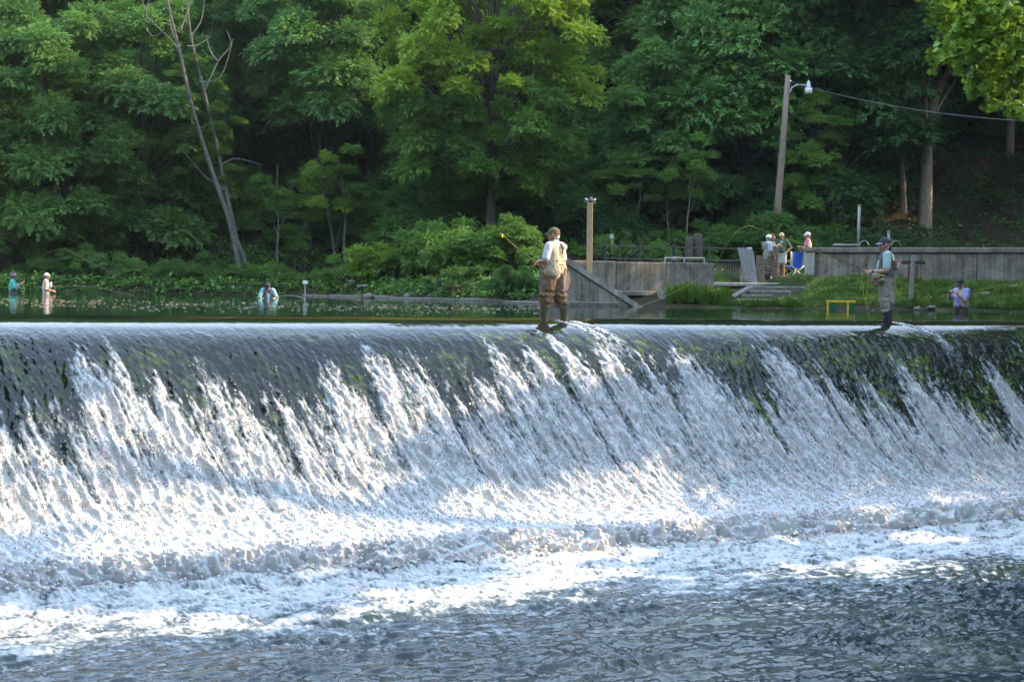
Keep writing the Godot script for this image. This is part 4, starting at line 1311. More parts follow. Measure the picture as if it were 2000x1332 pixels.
func build_posts() -> void:
	# square timber post with two floodlights
	var foot := P(1151.5, 510, 46.2)
	var top := P(1152.5, 396, 46.2)
	var o := thing("light_post", "tall square timber post with floodlights on top by the concrete wall", "post", foot)
	var t := top - foot
	part("post", box_mesh(t * 0.5 - Vector3(0, 0.2, 0), Vector3(0.165, t.length() + 0.4, 0.165), Basis(Vector3.BACK, 0.006), 0.012), mats.timber, o)
	part("bracket", box_mesh(t + Vector3(0, 0.03, 0), Vector3(0.26, 0.05, 0.06)), mats.black, o)
	for s in [[-0.11, 0.07, 0.5], [0.12, 0.06, -0.5]]:
		var lamp := part("floodlight", lathe([[0.0, 0.09], [0.035, 0.085], [0.045, 0.03], [0.06, -0.03], [0.075, -0.07], [0.0, -0.06]], 10, t + Vector3(s[0], s[1], 0.05), Basis(Vector3.BACK, s[2]) * Basis(Vector3.RIGHT, 1.1)), mats.galv, o)
		part("knuckle", pipe(t + Vector3(s[0] * 0.6, 0.04, 0), t + Vector3(s[0], s[1], 0.03), 0.018), mats.black, lamp)
	part("sensor", box_mesh(t + Vector3(0.03, 0.12, 0.03), Vector3(0.07, 0.1, 0.09)), mats.galv, o)
	# utility pole with street lamp
	foot = P(1513, 492, 63.0)
	top = P(1540, 148, 63.0)
	t = top - foot
	o = thing("utility_pole", "leaning round wooden utility pole with a street lamp near its top", "utility pole", foot)
	var st := begin(true)
	tube(st, [-t * 0.08, t * 0.3, t * 0.65, t], [0.165, 0.15, 0.13, 0.115], 12)
	part("pole", done(st), mats.timber_grey, o)
	var q := func(x: float, y: float) -> Vector3: return P(x, y, 62.75) - foot
	var arm := smooth_path([q.call(1544, 180), q.call(1548, 171), q.call(1558, 166), q.call(1570, 166), q.call(1580, 167)], 4)
	part("lamp_arm", curve_pipe(arm, 0.028, 8), mats.galv, o)
	var at: Vector3 = q.call(1580, 171)
	var lamp := part("lamp_housing", lathe([[0.0, 0.31], [0.035, 0.30], [0.045, 0.24], [0.085, 0.23], [0.095, 0.06], [0.12, 0.04], [0.135, 0.0], [0.0, 0.0]], 14, at), mats.galv, o)
	part("lamp_lens", lathe([[0.135, -0.003], [0.165, -0.1], [0.14, -0.24], [0.0, -0.25]], 14, at), plain(0.62, 0.62, 0.58, 0.25), lamp)
	part("photocell", lathe([[0.0, 0.40], [0.03, 0.39], [0.035, 0.31], [0.0, 0.3]], 10, at), mats.black, lamp)
	part("insulator", lathe([[0.0, 0.08], [0.04, 0.06], [0.03, 0.0], [0.0, 0.0]], 8, q.call(1545, 160)), mats.white, o)
	# the wire
	var w0 := P(1546, 160, 62.7)
	var w1 := P(2090, 240, 50.0)
	var pts := []
	for k in 25:
		var f := k / 24.0
		pts.append(w0.lerp(w1, f) - Vector3.UP * 4.0 * f * (1.0 - f) * 0.34)
	solo("overhead_wire", curve_pipe(pts, 0.010, 5), plain(0.12, 0.125, 0.13, 0.6, 0.2), "twisted service wire sagging from the utility pole past the maple branch", "wire")
	# pipe posts, bar and hoops behind the long wall
	solo("pipe_post", capped(P(1677, 486, 53.0), P(1679.5, 403, 53.0), 0.05), plain(0.26, 0.26, 0.23, 0.7), "tall pale pipe post standing behind the long wall", "post")
	solo("pipe_post", capped(P(1737, 486, 53.0), P(1737, 454, 53.0), 0.05), plain(0.22, 0.24, 0.23, 0.6), "short grey pipe post behind the fisherman in the trucker cap", "post")
	solo("steel_bar", box_mesh(P(1654, 478.5, 52.3), Vector3(0.95, 0.055, 0.09), Basis(Vector3.UP, 0.2)), mats.galv, "long flat steel bar resting on the coping of the long wall", "bar")
	for h in [[1689, "thin bent wire hoop by the foot of the tall pipe post"], [1751, "thin bent wire hoop just behind the trucker cap"]]:
		var hp := []
		for k in 13: hp.append(P(h[0] - 9 * cos(PI * k / 12.0), 482 - 12 * sin(PI * k / 12.0), 52.6))
		solo("wire_hoop", curve_pipe(hp, 0.013, 5), mats.galv, h[1], "hoop", Vector3.ZERO, "wire hoops on the wall")
	# perforated post and T-shaped wooden sign
	foot = P(1779.5, 612, 44.9); top = P(1784, 498, 44.9); t = top - foot
	o = thing("perforated_post", "upright weathered channel post with holes at the lawn's waterline", "post", foot)
	part("post", box_mesh(t * 0.5, Vector3(0.105, t.length(), 0.06), Basis(Vector3.BACK, -0.038), 0.01), mats.grey_wood, o)
	for k in 5: part("hole", pipe(t * (0.97 - 0.045 * k) + Vector3(0, 0, 0.02), t * (0.97 - 0.045 * k) + Vector3(0, 0, 0.033), 0.015), mats.black, o)
	o = thing("wooden_sign", "brown T-shaped wooden sign standing against the long wall", "sign", P(1785, 548, 49.0))
	var sb: Vector3 = o.position
	part("board", box_mesh(P(1785, 512.5, 49.0) - sb, Vector3(0.75, 0.12, 0.06)), plain(0.055, 0.04, 0.035, 0.85), o)
	part("upright", box_mesh(P(1777, 532, 49.0) - sb, Vector3(0.12, 0.46, 0.05)), plain(0.16, 0.075, 0.05, 0.85), o)
	part("upright", box_mesh(P(1791, 532, 49.0) - sb, Vector3(0.12, 0.46, 0.05)), plain(0.16, 0.075, 0.05, 0.85), o)
	# signs in the pond
	o = thing("water_sign", "small square whitish sign on a thin post in the pond", "sign", G(596, 61.5, 0.0))
	sb = o.position
	part("post", pipe(Vector3(0, -0.8, 0), P(595.5, 551, 61.5) - sb, 0.03), mats.grey_wood, o)
	part("sign_board", box_mesh(P(595.5, 551.5, 61.4) - sb, Vector3(0.2, 0.13, 0.03)), mats.white, o)
	o = thing("board_post", "rusty post topped by a flat grey board standing in the pond", "post", G(706, 57.0, 0.0))
	sb = o.position
	part("post", pipe(Vector3(0, -0.8, 0), P(707, 558, 57.0) - sb, 0.045), plain(0.10, 0.06, 0.04, 0.9), o)
	part("board", box_mesh(P(708, 558, 56.9) - sb, Vector3(0.40, 0.06, 0.25), Basis(Vector3.BACK, 0.12)), mats.grey_wood, o)
	solo("thin_post", pipe(G(885, 53.2, -0.8), P(884, 556, 53.2), 0.035), mats.brown_wood, "thin bare post rising from the water before the bright bushes", "post")
	o = thing("small_sign", "small pale blue sign on a thin pole behind the dark railing", "sign", P(1196, 500, 58.0))
	sb = o.position
	part("pole", pipe(Vector3(0, -0.4, 0), P(1195, 460, 58.0) - sb, 0.02), mats.rail, o)
	part("sign_board", box_mesh(P(1195, 462, 57.95) - sb, Vector3(0.12, 0.16, 0.02)), plain(0.35, 0.42, 0.45, 0.6), o)
	# dark railing
	o = thing("railing", "low dark metal railing on the bank behind the concrete wall", "railing", Vector3.ZERO)
	part("top_rail", box_bar(P(1181, 481, 54.0), P(1452, 486, 55.5), 0.05), mats.rail, o)
	part("bottom_rail", box_bar(P(1181, 505, 54.0), P(1452, 509, 55.5), 0.045), mats.rail, o)
	for c in [[1182, 0.1], [1250, 0.05], [1317, 0.13], [1385, 0.07], [1450, 0.06]]:
		var k: float = (c[0] - 1181) / 271.0
		part("post", box_mesh(P(c[0], lerpf(496, 500, k), lerpf(54.0, 55.5, k)), Vector3(c[1], 0.72, 0.05)), mats.rail, o)
	for c in [1158, 1167, 1176]:
		part("post", box_mesh(P(c, 496, 54.0), Vector3(0.035, 0.55, 0.035)), mats.rail, o)
	part("side_rail", box_bar(P(1156, 482, 54.0), P(1180, 482, 54.0), 0.03), mats.rail, o)
	# pale low frame on the wall
	o = thing("pale_frame", "low pale pipe frame standing on top of the concrete wall", "frame", Vector3.ZERO)
	part("top_bar", box_bar(P(1299, 503.5, 47.8), P(1376, 504, 48.3), 0.04), plain(0.42, 0.40, 0.34, 0.7), o)
	for c in [1299, 1337, 1376]:
		part("leg", box_bar(P(c, 503.5, lerpf(47.8, 48.3, (c - 1299) / 77.0)), P(c, 514, lerpf(47.8, 48.3, (c - 1299) / 77.0)), 0.035), plain(0.42, 0.40, 0.34, 0.7), o)
	part("box", box_mesh(P(1318, 505, 48.1), Vector3(0.16, 0.13, 0.12)), mats.concrete_pale, o)
	# yellow and green stand in the shallows
	o = thing("yellow_stand", "yellow framed stand with green side panels in the shallow water", "stand", G(1640, 43.8, 0.0))
	sb = o.position
	var yellow := plain(0.72, 0.48, 0.01, 0.45)
	var green := plain(0.012, 0.11, 0.045, 0.5)
	part("top_rail", box_bar(P(1614.5, 588.5, 43.8) - sb, P(1672, 589.5, 43.8) - sb, 0.055), yellow, o)
	part("leg", box_bar(P(1617.5, 589, 43.8) - sb, P(1617.5, 622, 43.8) - sb, 0.045), yellow, o)
	part("leg", box_bar(P(1657, 589, 43.8) - sb, P(1657, 622, 43.8) - sb, 0.045), yellow, o)
	part("side_panel", box_mesh(P(1626, 598, 44.1) - sb, Vector3(0.17, 0.25, 0.03)), green, o)
	part("side_panel", box_mesh(P(1664.5, 597, 44.1) - sb, Vector3(0.17, 0.25, 0.03)), green, o)
	part("low_shelf", box_mesh(P(1642, 607, 44.2) - sb, Vector3(0.62, 0.05, 0.2)), green, o)
	build_chair()

func box_bar(a: Vector3, b: Vector3, w: float) -> ArrayMesh:
	var x := (b - a).normalized()
	var up := Vector3.UP if absf(x.y) < 0.8 else Vector3.BACK
	var z := x.cross(up).normalized()
	return box_mesh((a + b) * 0.5, Vector3((b - a).length(), w, w), Basis(x, z.cross(x), z), 0.006)

func capped(a: Vector3, b: Vector3, r: float) -> ArrayMesh:
	var st := begin(true)
	tube(st, [a, b], [r, r], 10)
	tube(st, [b + Vector3(0, 0.003, 0), b + Vector3(0, 0.05, 0)], [r * 1.2, r * 1.2], 10)
	return done(st)

func build_chair() -> void:
	var at := G(1553, 58.2, 1.0)
	var o := thing("camp_chair", "blue and pale grey folding camp chair on the platform", "chair", at, 0.25)
	var blue := plain(0.012, 0.12, 0.62, 0.75)
	var grey := plain(0.42, 0.45, 0.48, 0.8)
	var steel := plain(0.5, 0.5, 0.5, 0.4, 0.5)
	# the back's cloth, seen from behind: blue in the middle, pale at the sides
	var cloth := func(x0: float, x1: float, y0: float, y1: float, bow: float) -> ArrayMesh:
		var st := begin(true)
		for s in [0.0, 0.008]:
			for i in 6:
				for j in 6:
					var f := func(a: float, b: float) -> Vector3:
						var x := lerpf(x0, x1, a)
						var y := lerpf(y0, y1, b)
						return Vector3(x * (0.86 + 0.14 * b), y, 0.20 + 0.10 * b - bow * (1.0 - x * x * 9.0) + s)
					quad(st, f.call(i / 6.0, j / 6.0), f.call(i / 6.0, (j + 1) / 6.0), f.call((i + 1) / 6.0, (j + 1) / 6.0), f.call((i + 1) / 6.0, j / 6.0))
		return done(st)
	part("back", cloth.call(-0.2, 0.2, 0.34, 0.96, 0.03), blue, o)
	part("side_panel", cloth.call(-0.315, -0.203, 0.40, 0.95, 0.03), grey, o)
	part("side_panel", cloth.call(0.203, 0.315, 0.32, 0.95, 0.03), grey, o)
	part("seat", box_mesh(Vector3(0, 0.42, -0.02), Vector3(0.5, 0.02, 0.46), Basis(Vector3.RIGHT, 0.12)), blue, o)
	for q in [[-0.26, 0.23, 0.26, -0.22], [0.26, 0.23, -0.26, -0.22], [-0.27, 0.24, 0.27, 0.24], [0.27, 0.25, -0.27, 0.25], [-0.27, -0.24, 0.27, -0.24], [0.27, -0.25, -0.27, -0.25]]:
		part("leg", pipe(Vector3(q[0], 0.02, q[1]), Vector3(q[2], 0.44, q[3]), 0.014), steel, o)
	for s in [-1.0, 1.0]:
		part("upright", pipe(Vector3(0.28 * s, 0.3, 0.22), Vector3(0.31 * s, 0.97, 0.31), 0.013), steel, o)
		part("arm", box_mesh(Vector3(0.32 * s, 0.64, 0.02), Vector3(0.07, 0.02, 0.46)), grey, o)
	part("cup_holder", lathe([[0.0, 0.5], [0.05, 0.5], [0.06, 0.63], [0.05, 0.63]], 10, Vector3(-0.33, 0.0, 0.12)), mats.black, o)
# ---------------------------------------------------------------- people
# One field of tapered capsules joined by a smooth minimum, meshed as surface nets.
class Net:
	var v := PackedVector3Array()
	var n := PackedVector3Array()
	var idx := PackedInt32Array()

func blob(net: Net, bones: Array, cell: float, k: float, wrinkle = null) -> void:
	var lo := Vector3(1e9, 1e9, 1e9)
	var hi := -lo
	for b in bones:
		var r: float = maxf(b[2], b[3]) + k * 0.5
		for p in [b[0], b[1]]:
			lo = lo.min(p - Vector3(r, r, r))
			hi = hi.max(p + Vector3(r, r, r))
	lo -= Vector3.ONE * cell * 2.0
	hi += Vector3.ONE * cell * 2.0
	var nx := int((hi.x - lo.x) / cell) + 2
	var ny := int((hi.y - lo.y) / cell) + 2
	var nz := int((hi.z - lo.z) / cell) + 2
	var f := PackedFloat32Array()
	f.resize(nx * ny * nz)
	f.fill(1.0)
	var nxy := nx * ny
	for b in bones:
		var pa: Vector3 = b[0]
		var pb: Vector3 = b[1]
		var ra: float = b[2]
		var rb: float = b[3]
		var m := maxf(ra, rb) + k + cell * 1.8
		var l := ((pa.min(pb) - lo - Vector3(m, m, m)) / cell).floor().max(Vector3.ZERO)
		var h := ((pa.max(pb) - lo + Vector3(m, m, m)) / cell).ceil().min(Vector3(nx - 1, ny - 1, nz - 1))
		var ab := pb - pa
		var inv := 1.0 / maxf(ab.length_squared(), 1e-9)
		var x0 := int(l.x)
		var x1 := int(h.x)
		for iz in range(int(l.z), int(h.z) + 1):
			for iy in range(int(l.y), int(h.y) + 1):
				var row := iz * nxy + iy * nx
				var p := Vector3(lo.x + x0 * cell, lo.y + iy * cell, lo.z + iz * cell) - pa
				for ix in range(x0, x1 + 1):
					var t := clampf(p.dot(ab) * inv, 0.0, 1.0)
					var d := (p - ab * t).length() - ra - (rb - ra) * t
					var o := f[row + ix]
					var g := k - absf(d - o)
					if g > 0.0:
						f[row + ix] = minf(d, o) - g * g * 0.25 / k
					elif d < o:
						f[row + ix] = d
					p.x += cell
	# surface nets
	var at := PackedInt32Array()
	at.resize(nx * ny * nz)
	at.fill(-1)
	var base := net.v.size()
	for iz in nz - 1:
		for iy in ny - 1:
			var row := iz * nxy + iy * nx
			for ix in nx - 1:
				var c := row + ix
				var f0 := f[c]
				if f0 > cell * 2.0 or f0 < -cell * 2.0: continue
				var f1 := f[c + 1]
				var f2 := f[c + nx]
				var f3 := f[c + nx + 1]
				var f4 := f[c + nxy]
				var f5 := f[c + nxy + 1]
				var f6 := f[c + nxy + nx]
				var f7 := f[c + nxy + nx + 1]
				var neg := int(f0 < 0.0) + int(f1 < 0.0) + int(f2 < 0.0) + int(f3 < 0.0) + int(f4 < 0.0) + int(f5 < 0.0) + int(f6 < 0.0) + int(f7 < 0.0)
				if neg == 0 or neg == 8: continue
				var s := Vector3.ZERO
				var q := 0
				if (f0 < 0.0) != (f1 < 0.0): s += Vector3(f0 / (f0 - f1), 0, 0); q += 1
				if (f2 < 0.0) != (f3 < 0.0): s += Vector3(f2 / (f2 - f3), 1, 0); q += 1
				if (f4 < 0.0) != (f5 < 0.0): s += Vector3(f4 / (f4 - f5), 0, 1); q += 1
				if (f6 < 0.0) != (f7 < 0.0): s += Vector3(f6 / (f6 - f7), 1, 1); q += 1
				if (f0 < 0.0) != (f2 < 0.0): s += Vector3(0, f0 / (f0 - f2), 0); q += 1
				if (f1 < 0.0) != (f3 < 0.0): s += Vector3(1, f1 / (f1 - f3), 0); q += 1
				if (f4 < 0.0) != (f6 < 0.0): s += Vector3(0, f4 / (f4 - f6), 1); q += 1
				if (f5 < 0.0) != (f7 < 0.0): s += Vector3(1, f5 / (f5 - f7), 1); q += 1
				if (f0 < 0.0) != (f4 < 0.0): s += Vector3(0, 0, f0 / (f0 - f4)); q += 1
				if (f1 < 0.0) != (f5 < 0.0): s += Vector3(1, 0, f1 / (f1 - f5)); q += 1
				if (f2 < 0.0) != (f6 < 0.0): s += Vector3(0, 1, f2 / (f2 - f6)); q += 1
				if (f3 < 0.0) != (f7 < 0.0): s += Vector3(1, 1, f3 / (f3 - f7)); q += 1
				var g := Vector3(f1 + f3 + f5 + f7 - f0 - f2 - f4 - f6, f2 + f3 + f6 + f7 - f0 - f1 - f4 - f5, f4 + f5 + f6 + f7 - f0 - f1 - f2 - f3).normalized()
				var p := lo + (Vector3(ix, iy, iz) + s / q) * cell
				if wrinkle != null:
					p += g * float(wrinkle.call(p))
				at[c] = net.v.size()
				net.v.append(p)
				net.n.append(g)
	for iz in range(1, nz - 1):
		for iy in range(1, ny - 1):
			var row := iz * nxy + iy * nx
			for ix in range(1, nx - 1):
				var c := row + ix
				if at[c] < 0: continue
				var a0 := f[c] < 0.0
				if a0 != (f[c + 1] < 0.0): tile(net, at[c], at[c - nx], at[c - nx - nxy], at[c - nxy], a0)
				if a0 != (f[c + nx] < 0.0): tile(net, at[c], at[c - nxy], at[c - nxy - 1], at[c - 1], a0)
				if a0 != (f[c + nxy] < 0.0): tile(net, at[c], at[c - 1], at[c - 1 - nx], at[c - nx], a0)
	if wrinkle != null:
		# the wrinkled surface needs its own normals
		for i in range(base, net.v.size()): net.n[i] = Vector3.ZERO
		for i in range(0, net.idx.size(), 3):
			var a := net.idx[i]
			if a < base: continue
			var b := net.idx[i + 1]
			var c := net.idx[i + 2]
			var g := (net.v[c] - net.v[a]).cross(net.v[b] - net.v[a])
			net.n[a] += g
			net.n[b] += g
			net.n[c] += g
		for i in range(base, net.v.size()): net.n[i] = net.n[i].normalized()

func tile(net: Net, a: int, b: int, c: int, d: int, inside: bool) -> void:
	if a < 0 or b < 0 or c < 0 or d < 0: return
	if inside: net.idx.append_array(PackedInt32Array([a, c, b, a, d, c]))
	else: net.idx.append_array(PackedInt32Array([a, b, c, a, c, d]))

func net_mesh(net: Net) -> ArrayMesh:
	var arr := []
	arr.resize(Mesh.ARRAY_MAX)
	arr[Mesh.ARRAY_VERTEX] = net.v
	arr[Mesh.ARRAY_NORMAL] = net.n
	arr[Mesh.ARRAY_INDEX] = net.idx
	var m := ArrayMesh.new()
	m.add_surface_from_arrays(Mesh.PRIMITIVE_TRIANGLES, arr)
	return m

func shell(bones: Array, cell: float, k: float, wrinkle = null) -> ArrayMesh:
	var net := Net.new()
	blob(net, bones, cell, k, wrinkle)
	return net_mesh(net)

func wider(bones: Array, by: float) -> Array:
	return bones.map(func(b): return [b[0], b[1], b[2] + by, b[3] + by])

# a hand: palm, four unequal bent fingers, a thumb from the palm's side; out: from the wrist, palm: the way the palm faces, thumb: the side of the thumb
func hand_bones(w: Vector3, out: Vector3, palm: Vector3, thumb: Vector3, curl: float) -> Array:
	out = out.normalized()
	palm = palm.slide(out).normalized()
	thumb = thumb.slide(out).slide(palm).normalized()
	var bones := []
	for k in 4:
		var side := thumb * (0.030 - 0.020 * k)
		var root := w + out * 0.085 + side
		bones.append([w + out * 0.012 + side * 0.6, root, 0.015, 0.0115])
		var l: float = [0.041, 0.045, 0.042, 0.034][k]
		var d1 := (out * cos(curl * 0.7) + palm * sin(curl * 0.7)).normalized()
		var d2 := (out * cos(curl * 1.9) + palm * sin(curl * 1.9)).normalized()
		var d3 := (out * cos(curl * 2.6) + palm * sin(curl * 2.6)).normalized()
		var p1 := root + d1 * l
		var p2 := p1 + d2 * l * 0.7
		bones.append([root, p1, 0.0105, 0.0095])
		bones.append([p1, p2, 0.0095, 0.0088])
		bones.append([p2, p2 + d3 * l * 0.55, 0.0088, 0.0075])
	var t0 := w + out * 0.03 + thumb * 0.028
	var t1 := t0 + (out * 0.6 + thumb * 0.75 + palm * 0.35).normalized() * 0.042
	bones.append([t0, t1, 0.0145, 0.012])
	bones.append([t1, t1 + (out * 0.9 + palm * 0.5).normalized() * 0.034, 0.0115, 0.009])
	return bones

# S: h height, sc scale of girth, el/wr elbows and wrists [left, right], ft ankles, kn knees, head [yaw, pitch], colours; forward is -z, his right is +x
func person(label: String, at: Vector3, turn: float, S: Dictionary) -> Node3D:
	var o := thing("person", label, "person", at, turn)
	var u: float = S.h / 1.78
	var big: float = S.get("girth", 1.0)
	var fine: bool = S.get("fine", false)
	var cell: float = 0.016 if fine else 0.026
	var sk: StandardMaterial3D = plain(0.42, 0.22, 0.14, 0.55)
	sk.subsurf_scatter_enabled = true
	sk.subsurf_scatter_strength = 0.08
	var bend: float = S.get("bend", 0.0)          # the back leans forward from the hips
	var hipc := Vector3(0, 0.93, 0) * u
	var tb := Basis(Vector3.RIGHT, -bend)
	var up := func(x: float, y: float, z: float) -> Vector3: return hipc + tb * (Vector3(x, y, z) * u - hipc)
	var sh: Array = [up.call(-0.19, 1.44, 0.015), up.call(0.19, 1.44, 0.015)]
	var el: Array = S.el.map(func(p): return p * u)
	var wr: Array = S.wr.map(func(p): return p * u)
	var an: Array = S.get("an", [Vector3(-0.11, 0.08, 0.02), Vector3(0.11, 0.08, 0.02)]).map(func(p): return p * u)
	var hip: Array = [Vector3(-0.095, 0.92, 0) * u, Vector3(0.095, 0.92, 0) * u]
	var kn: Array = []
	for s in 2: kn.append(hip[s].lerp(an[s], 0.52) + Vector3(0, 0, -0.025) * u)
	var torso := [
		[Vector3(-0.075, 0.95, 0.01) * u, up.call(-0.085, 1.30, 0.01), 0.112 * big * u, 0.115 * u], [Vector3(0.075, 0.95, 0.01) * u, up.call(0.085, 1.30, 0.01), 0.112 * big * u, 0.115 * u],
		[sh[0] + Vector3(0.05, -0.01, 0), sh[1] - Vector3(0.05, 0.01, 0), 0.075 * u, 0.075 * u], [up.call(0, 1.08, -0.03 * big), up.call(0, 1.25, -0.02), 0.125 * big * u, 0.12 * u],
	]
	var neck := [[up.call(0, 1.44, 0.02), up.call(0, 1.56, 0.0), 0.062 * u, 0.056 * u]]
	var arms := []
	for s in 2:
		arms.append([sh[s], el[s], 0.056 * u, 0.045 * u])
		arms.append([el[s], wr[s], 0.044 * u, 0.029 * u])
	var legs := []
	for s in 2:
		legs.append([hip[s], kn[s], 0.092 * u * big, 0.062 * u])
		legs.append([kn[s], an[s], 0.058 * u, 0.042 * u])
		legs.append([an[s] + Vector3(0, -0.03, 0.02) * u, an[s] + Vector3(0, -0.04, -0.16) * u, 0.042 * u, 0.034 * u])
	# the head, in its own axes
	var hb := tb * Basis(Vector3.UP, S.get("yaw", 0.0)) * Basis(Vector3.RIGHT, -S.get("nod", 0.0))
	var hc: Vector3 = up.call(0, 1.56, 0.005) + hb * Vector3(0, 0.085, -0.015) * u
	var H := func(x: float, y: float, z: float) -> Vector3: return hc + hb * Vector3(x, y, z) * u
	var skull := [
		[H.call(0, 0.025, 0.025), H.call(0, 0.03, -0.025), 0.092 * u, 0.085 * u], [H.call(0, -0.02, -0.05), H.call(0, -0.09, -0.072), 0.06 * u, 0.034 * u],
		[H.call(-0.03, -0.045, -0.04), H.call(0.03, -0.045, -0.04), 0.05 * u, 0.05 * u], [H.call(0, 0.012, -0.112), H.call(0, -0.028, -0.133), 0.010 * u, 0.016 * u],
		[H.call(-0.036, 0.022, -0.096), H.call(0.036, 0.022, -0.096), 0.018 * u, 0.018 * u], [H.call(0, -0.058, -0.106), H.call(0, -0.066, -0.104), 0.014 * u, 0.014 * u],
	]
	for s in [-1.0, 1.0]:
		skull.append([H.call(0.088 * s, 0.02, 0.012), H.call(0.088 * s, -0.022, 0.004), 0.017 * u, 0.012 * u])
	var net := Net.new()
	blob(net, torso + neck + arms + legs, cell, 0.03)
	blob(net, skull + neck, 0.008 if fine else 0.014, 0.022)
	for s in 2:
		var out: Vector3 = (wr[s] - el[s]).normalized()
		var aim: Vector3 = S.get("hand", [out, out])[s]
		var side := Vector3(1, 0.3, 0) if s == 0 else Vector3(-1, 0.3, 0)
		blob(net, hand_bones(wr[s], aim, S.get("palm", [Vector3(0.6, -0.5, 0), Vector3(-0.6, -0.5, 0)])[s], S.get("thumb", [Vector3(0.4, 1, 0), Vector3(-0.4, 1, 0)])[s], S.get("curl", 0.75)).map(func(b): return [wr[s] + (b[0] - wr[s]) * u, wr[s] + (b[1] - wr[s]) * u, b[2] * u, b[3] * u]), 0.005 if fine else 0.009, 0.006)
	part("body", net_mesh(net), sk, o)
	for s in [-1.0, 1.0]:
		part("eye", lathe([[0.0, 0.012], [0.012, 0.0], [0.0, -0.012]], 8, H.call(0.034 * s, 0.014, -0.105), hb), mats.black, o)
	# hair and hat
	if S.has("hair"):
		part("hair", shell([[H.call(0, 0.02, 0.034), H.call(0, -0.04 - S.get("hair_long", 0.0), 0.046), 0.080 * u, 0.060 * u], [H.call(-0.066, 0.0, 0.036), H.call(0.066, 0.0, 0.036), 0.026 * u, 0.026 * u]], 0.012, 0.02), S.hair, o)
	var cap: Node3D = null
	if S.has("cap"):
		var c2: StandardMaterial3D = S.cap
		var dome := [[0.106 * u, 0.012 * u]]
		for k in 8:
			var a := PI * 0.5 * k / 7.0
			dome.append([0.106 * cos(a) * u, (0.035 + 0.105 * sin(a)) * u])
		cap = part("cap", lathe([[0.09 * u, 0.012 * u]] + dome, 18, H.call(0, 0, 0.002), hb * Basis.from_scale(Vector3(0.94, 1, 1.1))), c2, o)
		var st := begin(true)
		var hat_yaw: float = S.get("brim_turn", 0.0)
		var bm: Basis = hb * Basis(Vector3.UP, hat_yaw)
		for s in [0.0, -0.006]:
			for k in 10:
				var f := func(i: float, r: float) -> Vector3:
					var a := (i / 10.0 - 0.5) * 2.3
					var z := -cos(a) * (0.10 + r * 0.088)
					return hc + bm * (Vector3(sin(a) * (0.098 + r * 0.0), 0.045 - 0.018 * r - 0.03 * sin(a) * sin(a) * r + s, z) * u)
				quad(st, f.call(float(k), 0.0), f.call(k + 1.0, 0.0), f.call(k + 1.0, 1.0), f.call(float(k), 1.0))
		part("brim", done(st), S.get("brim", c2), cap)
		part("button", lathe([[0.0, 0.009], [0.009, 0.004], [0.011, 0.0]], 8, H.call(0, 0.139, 0.002), hb), S.get("brim", c2), cap)
	elif S.has("bucket"):
		cap = part("hat", lathe([[0.175 * u, 0.0], [0.11 * u, 0.045 * u], [0.10 * u, 0.12 * u], [0.07 * u, 0.145 * u], [0.0, 0.15 * u]], 18, H.call(0, 0, 0.0), hb), S.bucket, o)
		part("hat_band", lathe([[0.113 * u, 0.046 * u], [0.108 * u, 0.085 * u]], 18, H.call(0, 0, 0.0), hb), S.band, cap)
	if S.has("shades"):
		var g := part("sunglasses", box_mesh(Vector3(-0.036, 0, 0) * u, Vector3(0.056, 0.036, 0.012) * u, Basis(), 0.008), mats.black, o)
		g.transform = Transform3D(hb, H.call(0, 0.014, -0.12))
		part("lens", box_mesh(Vector3(0.036, 0, 0) * u, Vector3(0.056, 0.036, 0.012) * u, Basis(), 0.008), mats.black, g)
		part("temple", box_mesh(Vector3(-0.088, 0.006, 0.065) * u, Vector3(0.006, 0.01, 0.13) * u), mats.black, g)
		part("temple", box_mesh(Vector3(0.088, 0.006, 0.065) * u, Vector3(0.006, 0.01, 0.13) * u), mats.black, g)
	# clothes
	var folds := func(p: Vector3) -> float: return 0.010 * noise_c.get_noise_3d(p.x * 8.0, p.y * 6.0 + p.x * 4.0, p.z * 8.0) + 0.004 * noise_d.get_noise_3d(p.x * 26.0, p.y * 18.0, p.z * 26.0)
	if S.has("shirt"):
		var sl: float = S.get("sleeve", 0.72)
		var b := wider(torso, 0.012)
		if sl > 0.05:
			for s in 2: b.append([sh[s], sh[s].lerp(el[s], sl), 0.077 * u, 0.074 * u])
		b.append([up.call(0, 1.45, 0.02), up.call(0, 1.505, 0.012), 0.078 * u, 0.068 * u])
		part("shirt", shell(b, cell, 0.03, folds), S.shirt, o)
	if S.has("vest"):
		var b := [
			[up.call(-0.085, S.get("vest_low", 1.02), 0.01), up.call(-0.09, 1.33, 0.01), 0.137 * big * u, 0.132 * u], [up.call(0.085, S.get("vest_low", 1.02), 0.01), up.call(0.09, 1.33, 0.01), 0.137 * big * u, 0.132 * u],
			[up.call(-0.115, 1.435, 0.015), up.call(0.115, 1.435, 0.015), 0.090 * u, 0.090 * u], [up.call(0, 1.1, -0.03 * big), up.call(0, 1.25, -0.02), 0.135 * big * u, 0.128 * u],
		]
		part("vest", shell(b, cell, 0.03, folds), S.vest, o)
	if S.has("waders"):
		var lw: float = S.get("leg_w", 1.0)
		var r1: float = 0.118 * u * maxf(big, lw)
		var b := []
		for s in 2:
			b.append([hip[s] + Vector3(0, 0.06, 0), kn[s] + Vector3(0, 0.05, 0), r1, 0.100 * u * lw])
			b.append([kn[s] + Vector3(0, 0.05, 0), an[s] + Vector3(0, 0.16, 0), 0.100 * u * lw, 0.078 * u])
		b.append([hip[0] + Vector3(0.02, 0.1, 0), hip[1] + Vector3(-0.02, 0.1, 0), 0.125 * u * big, 0.125 * u * big])
		var top: float = S.get("wader_top", 1.06)
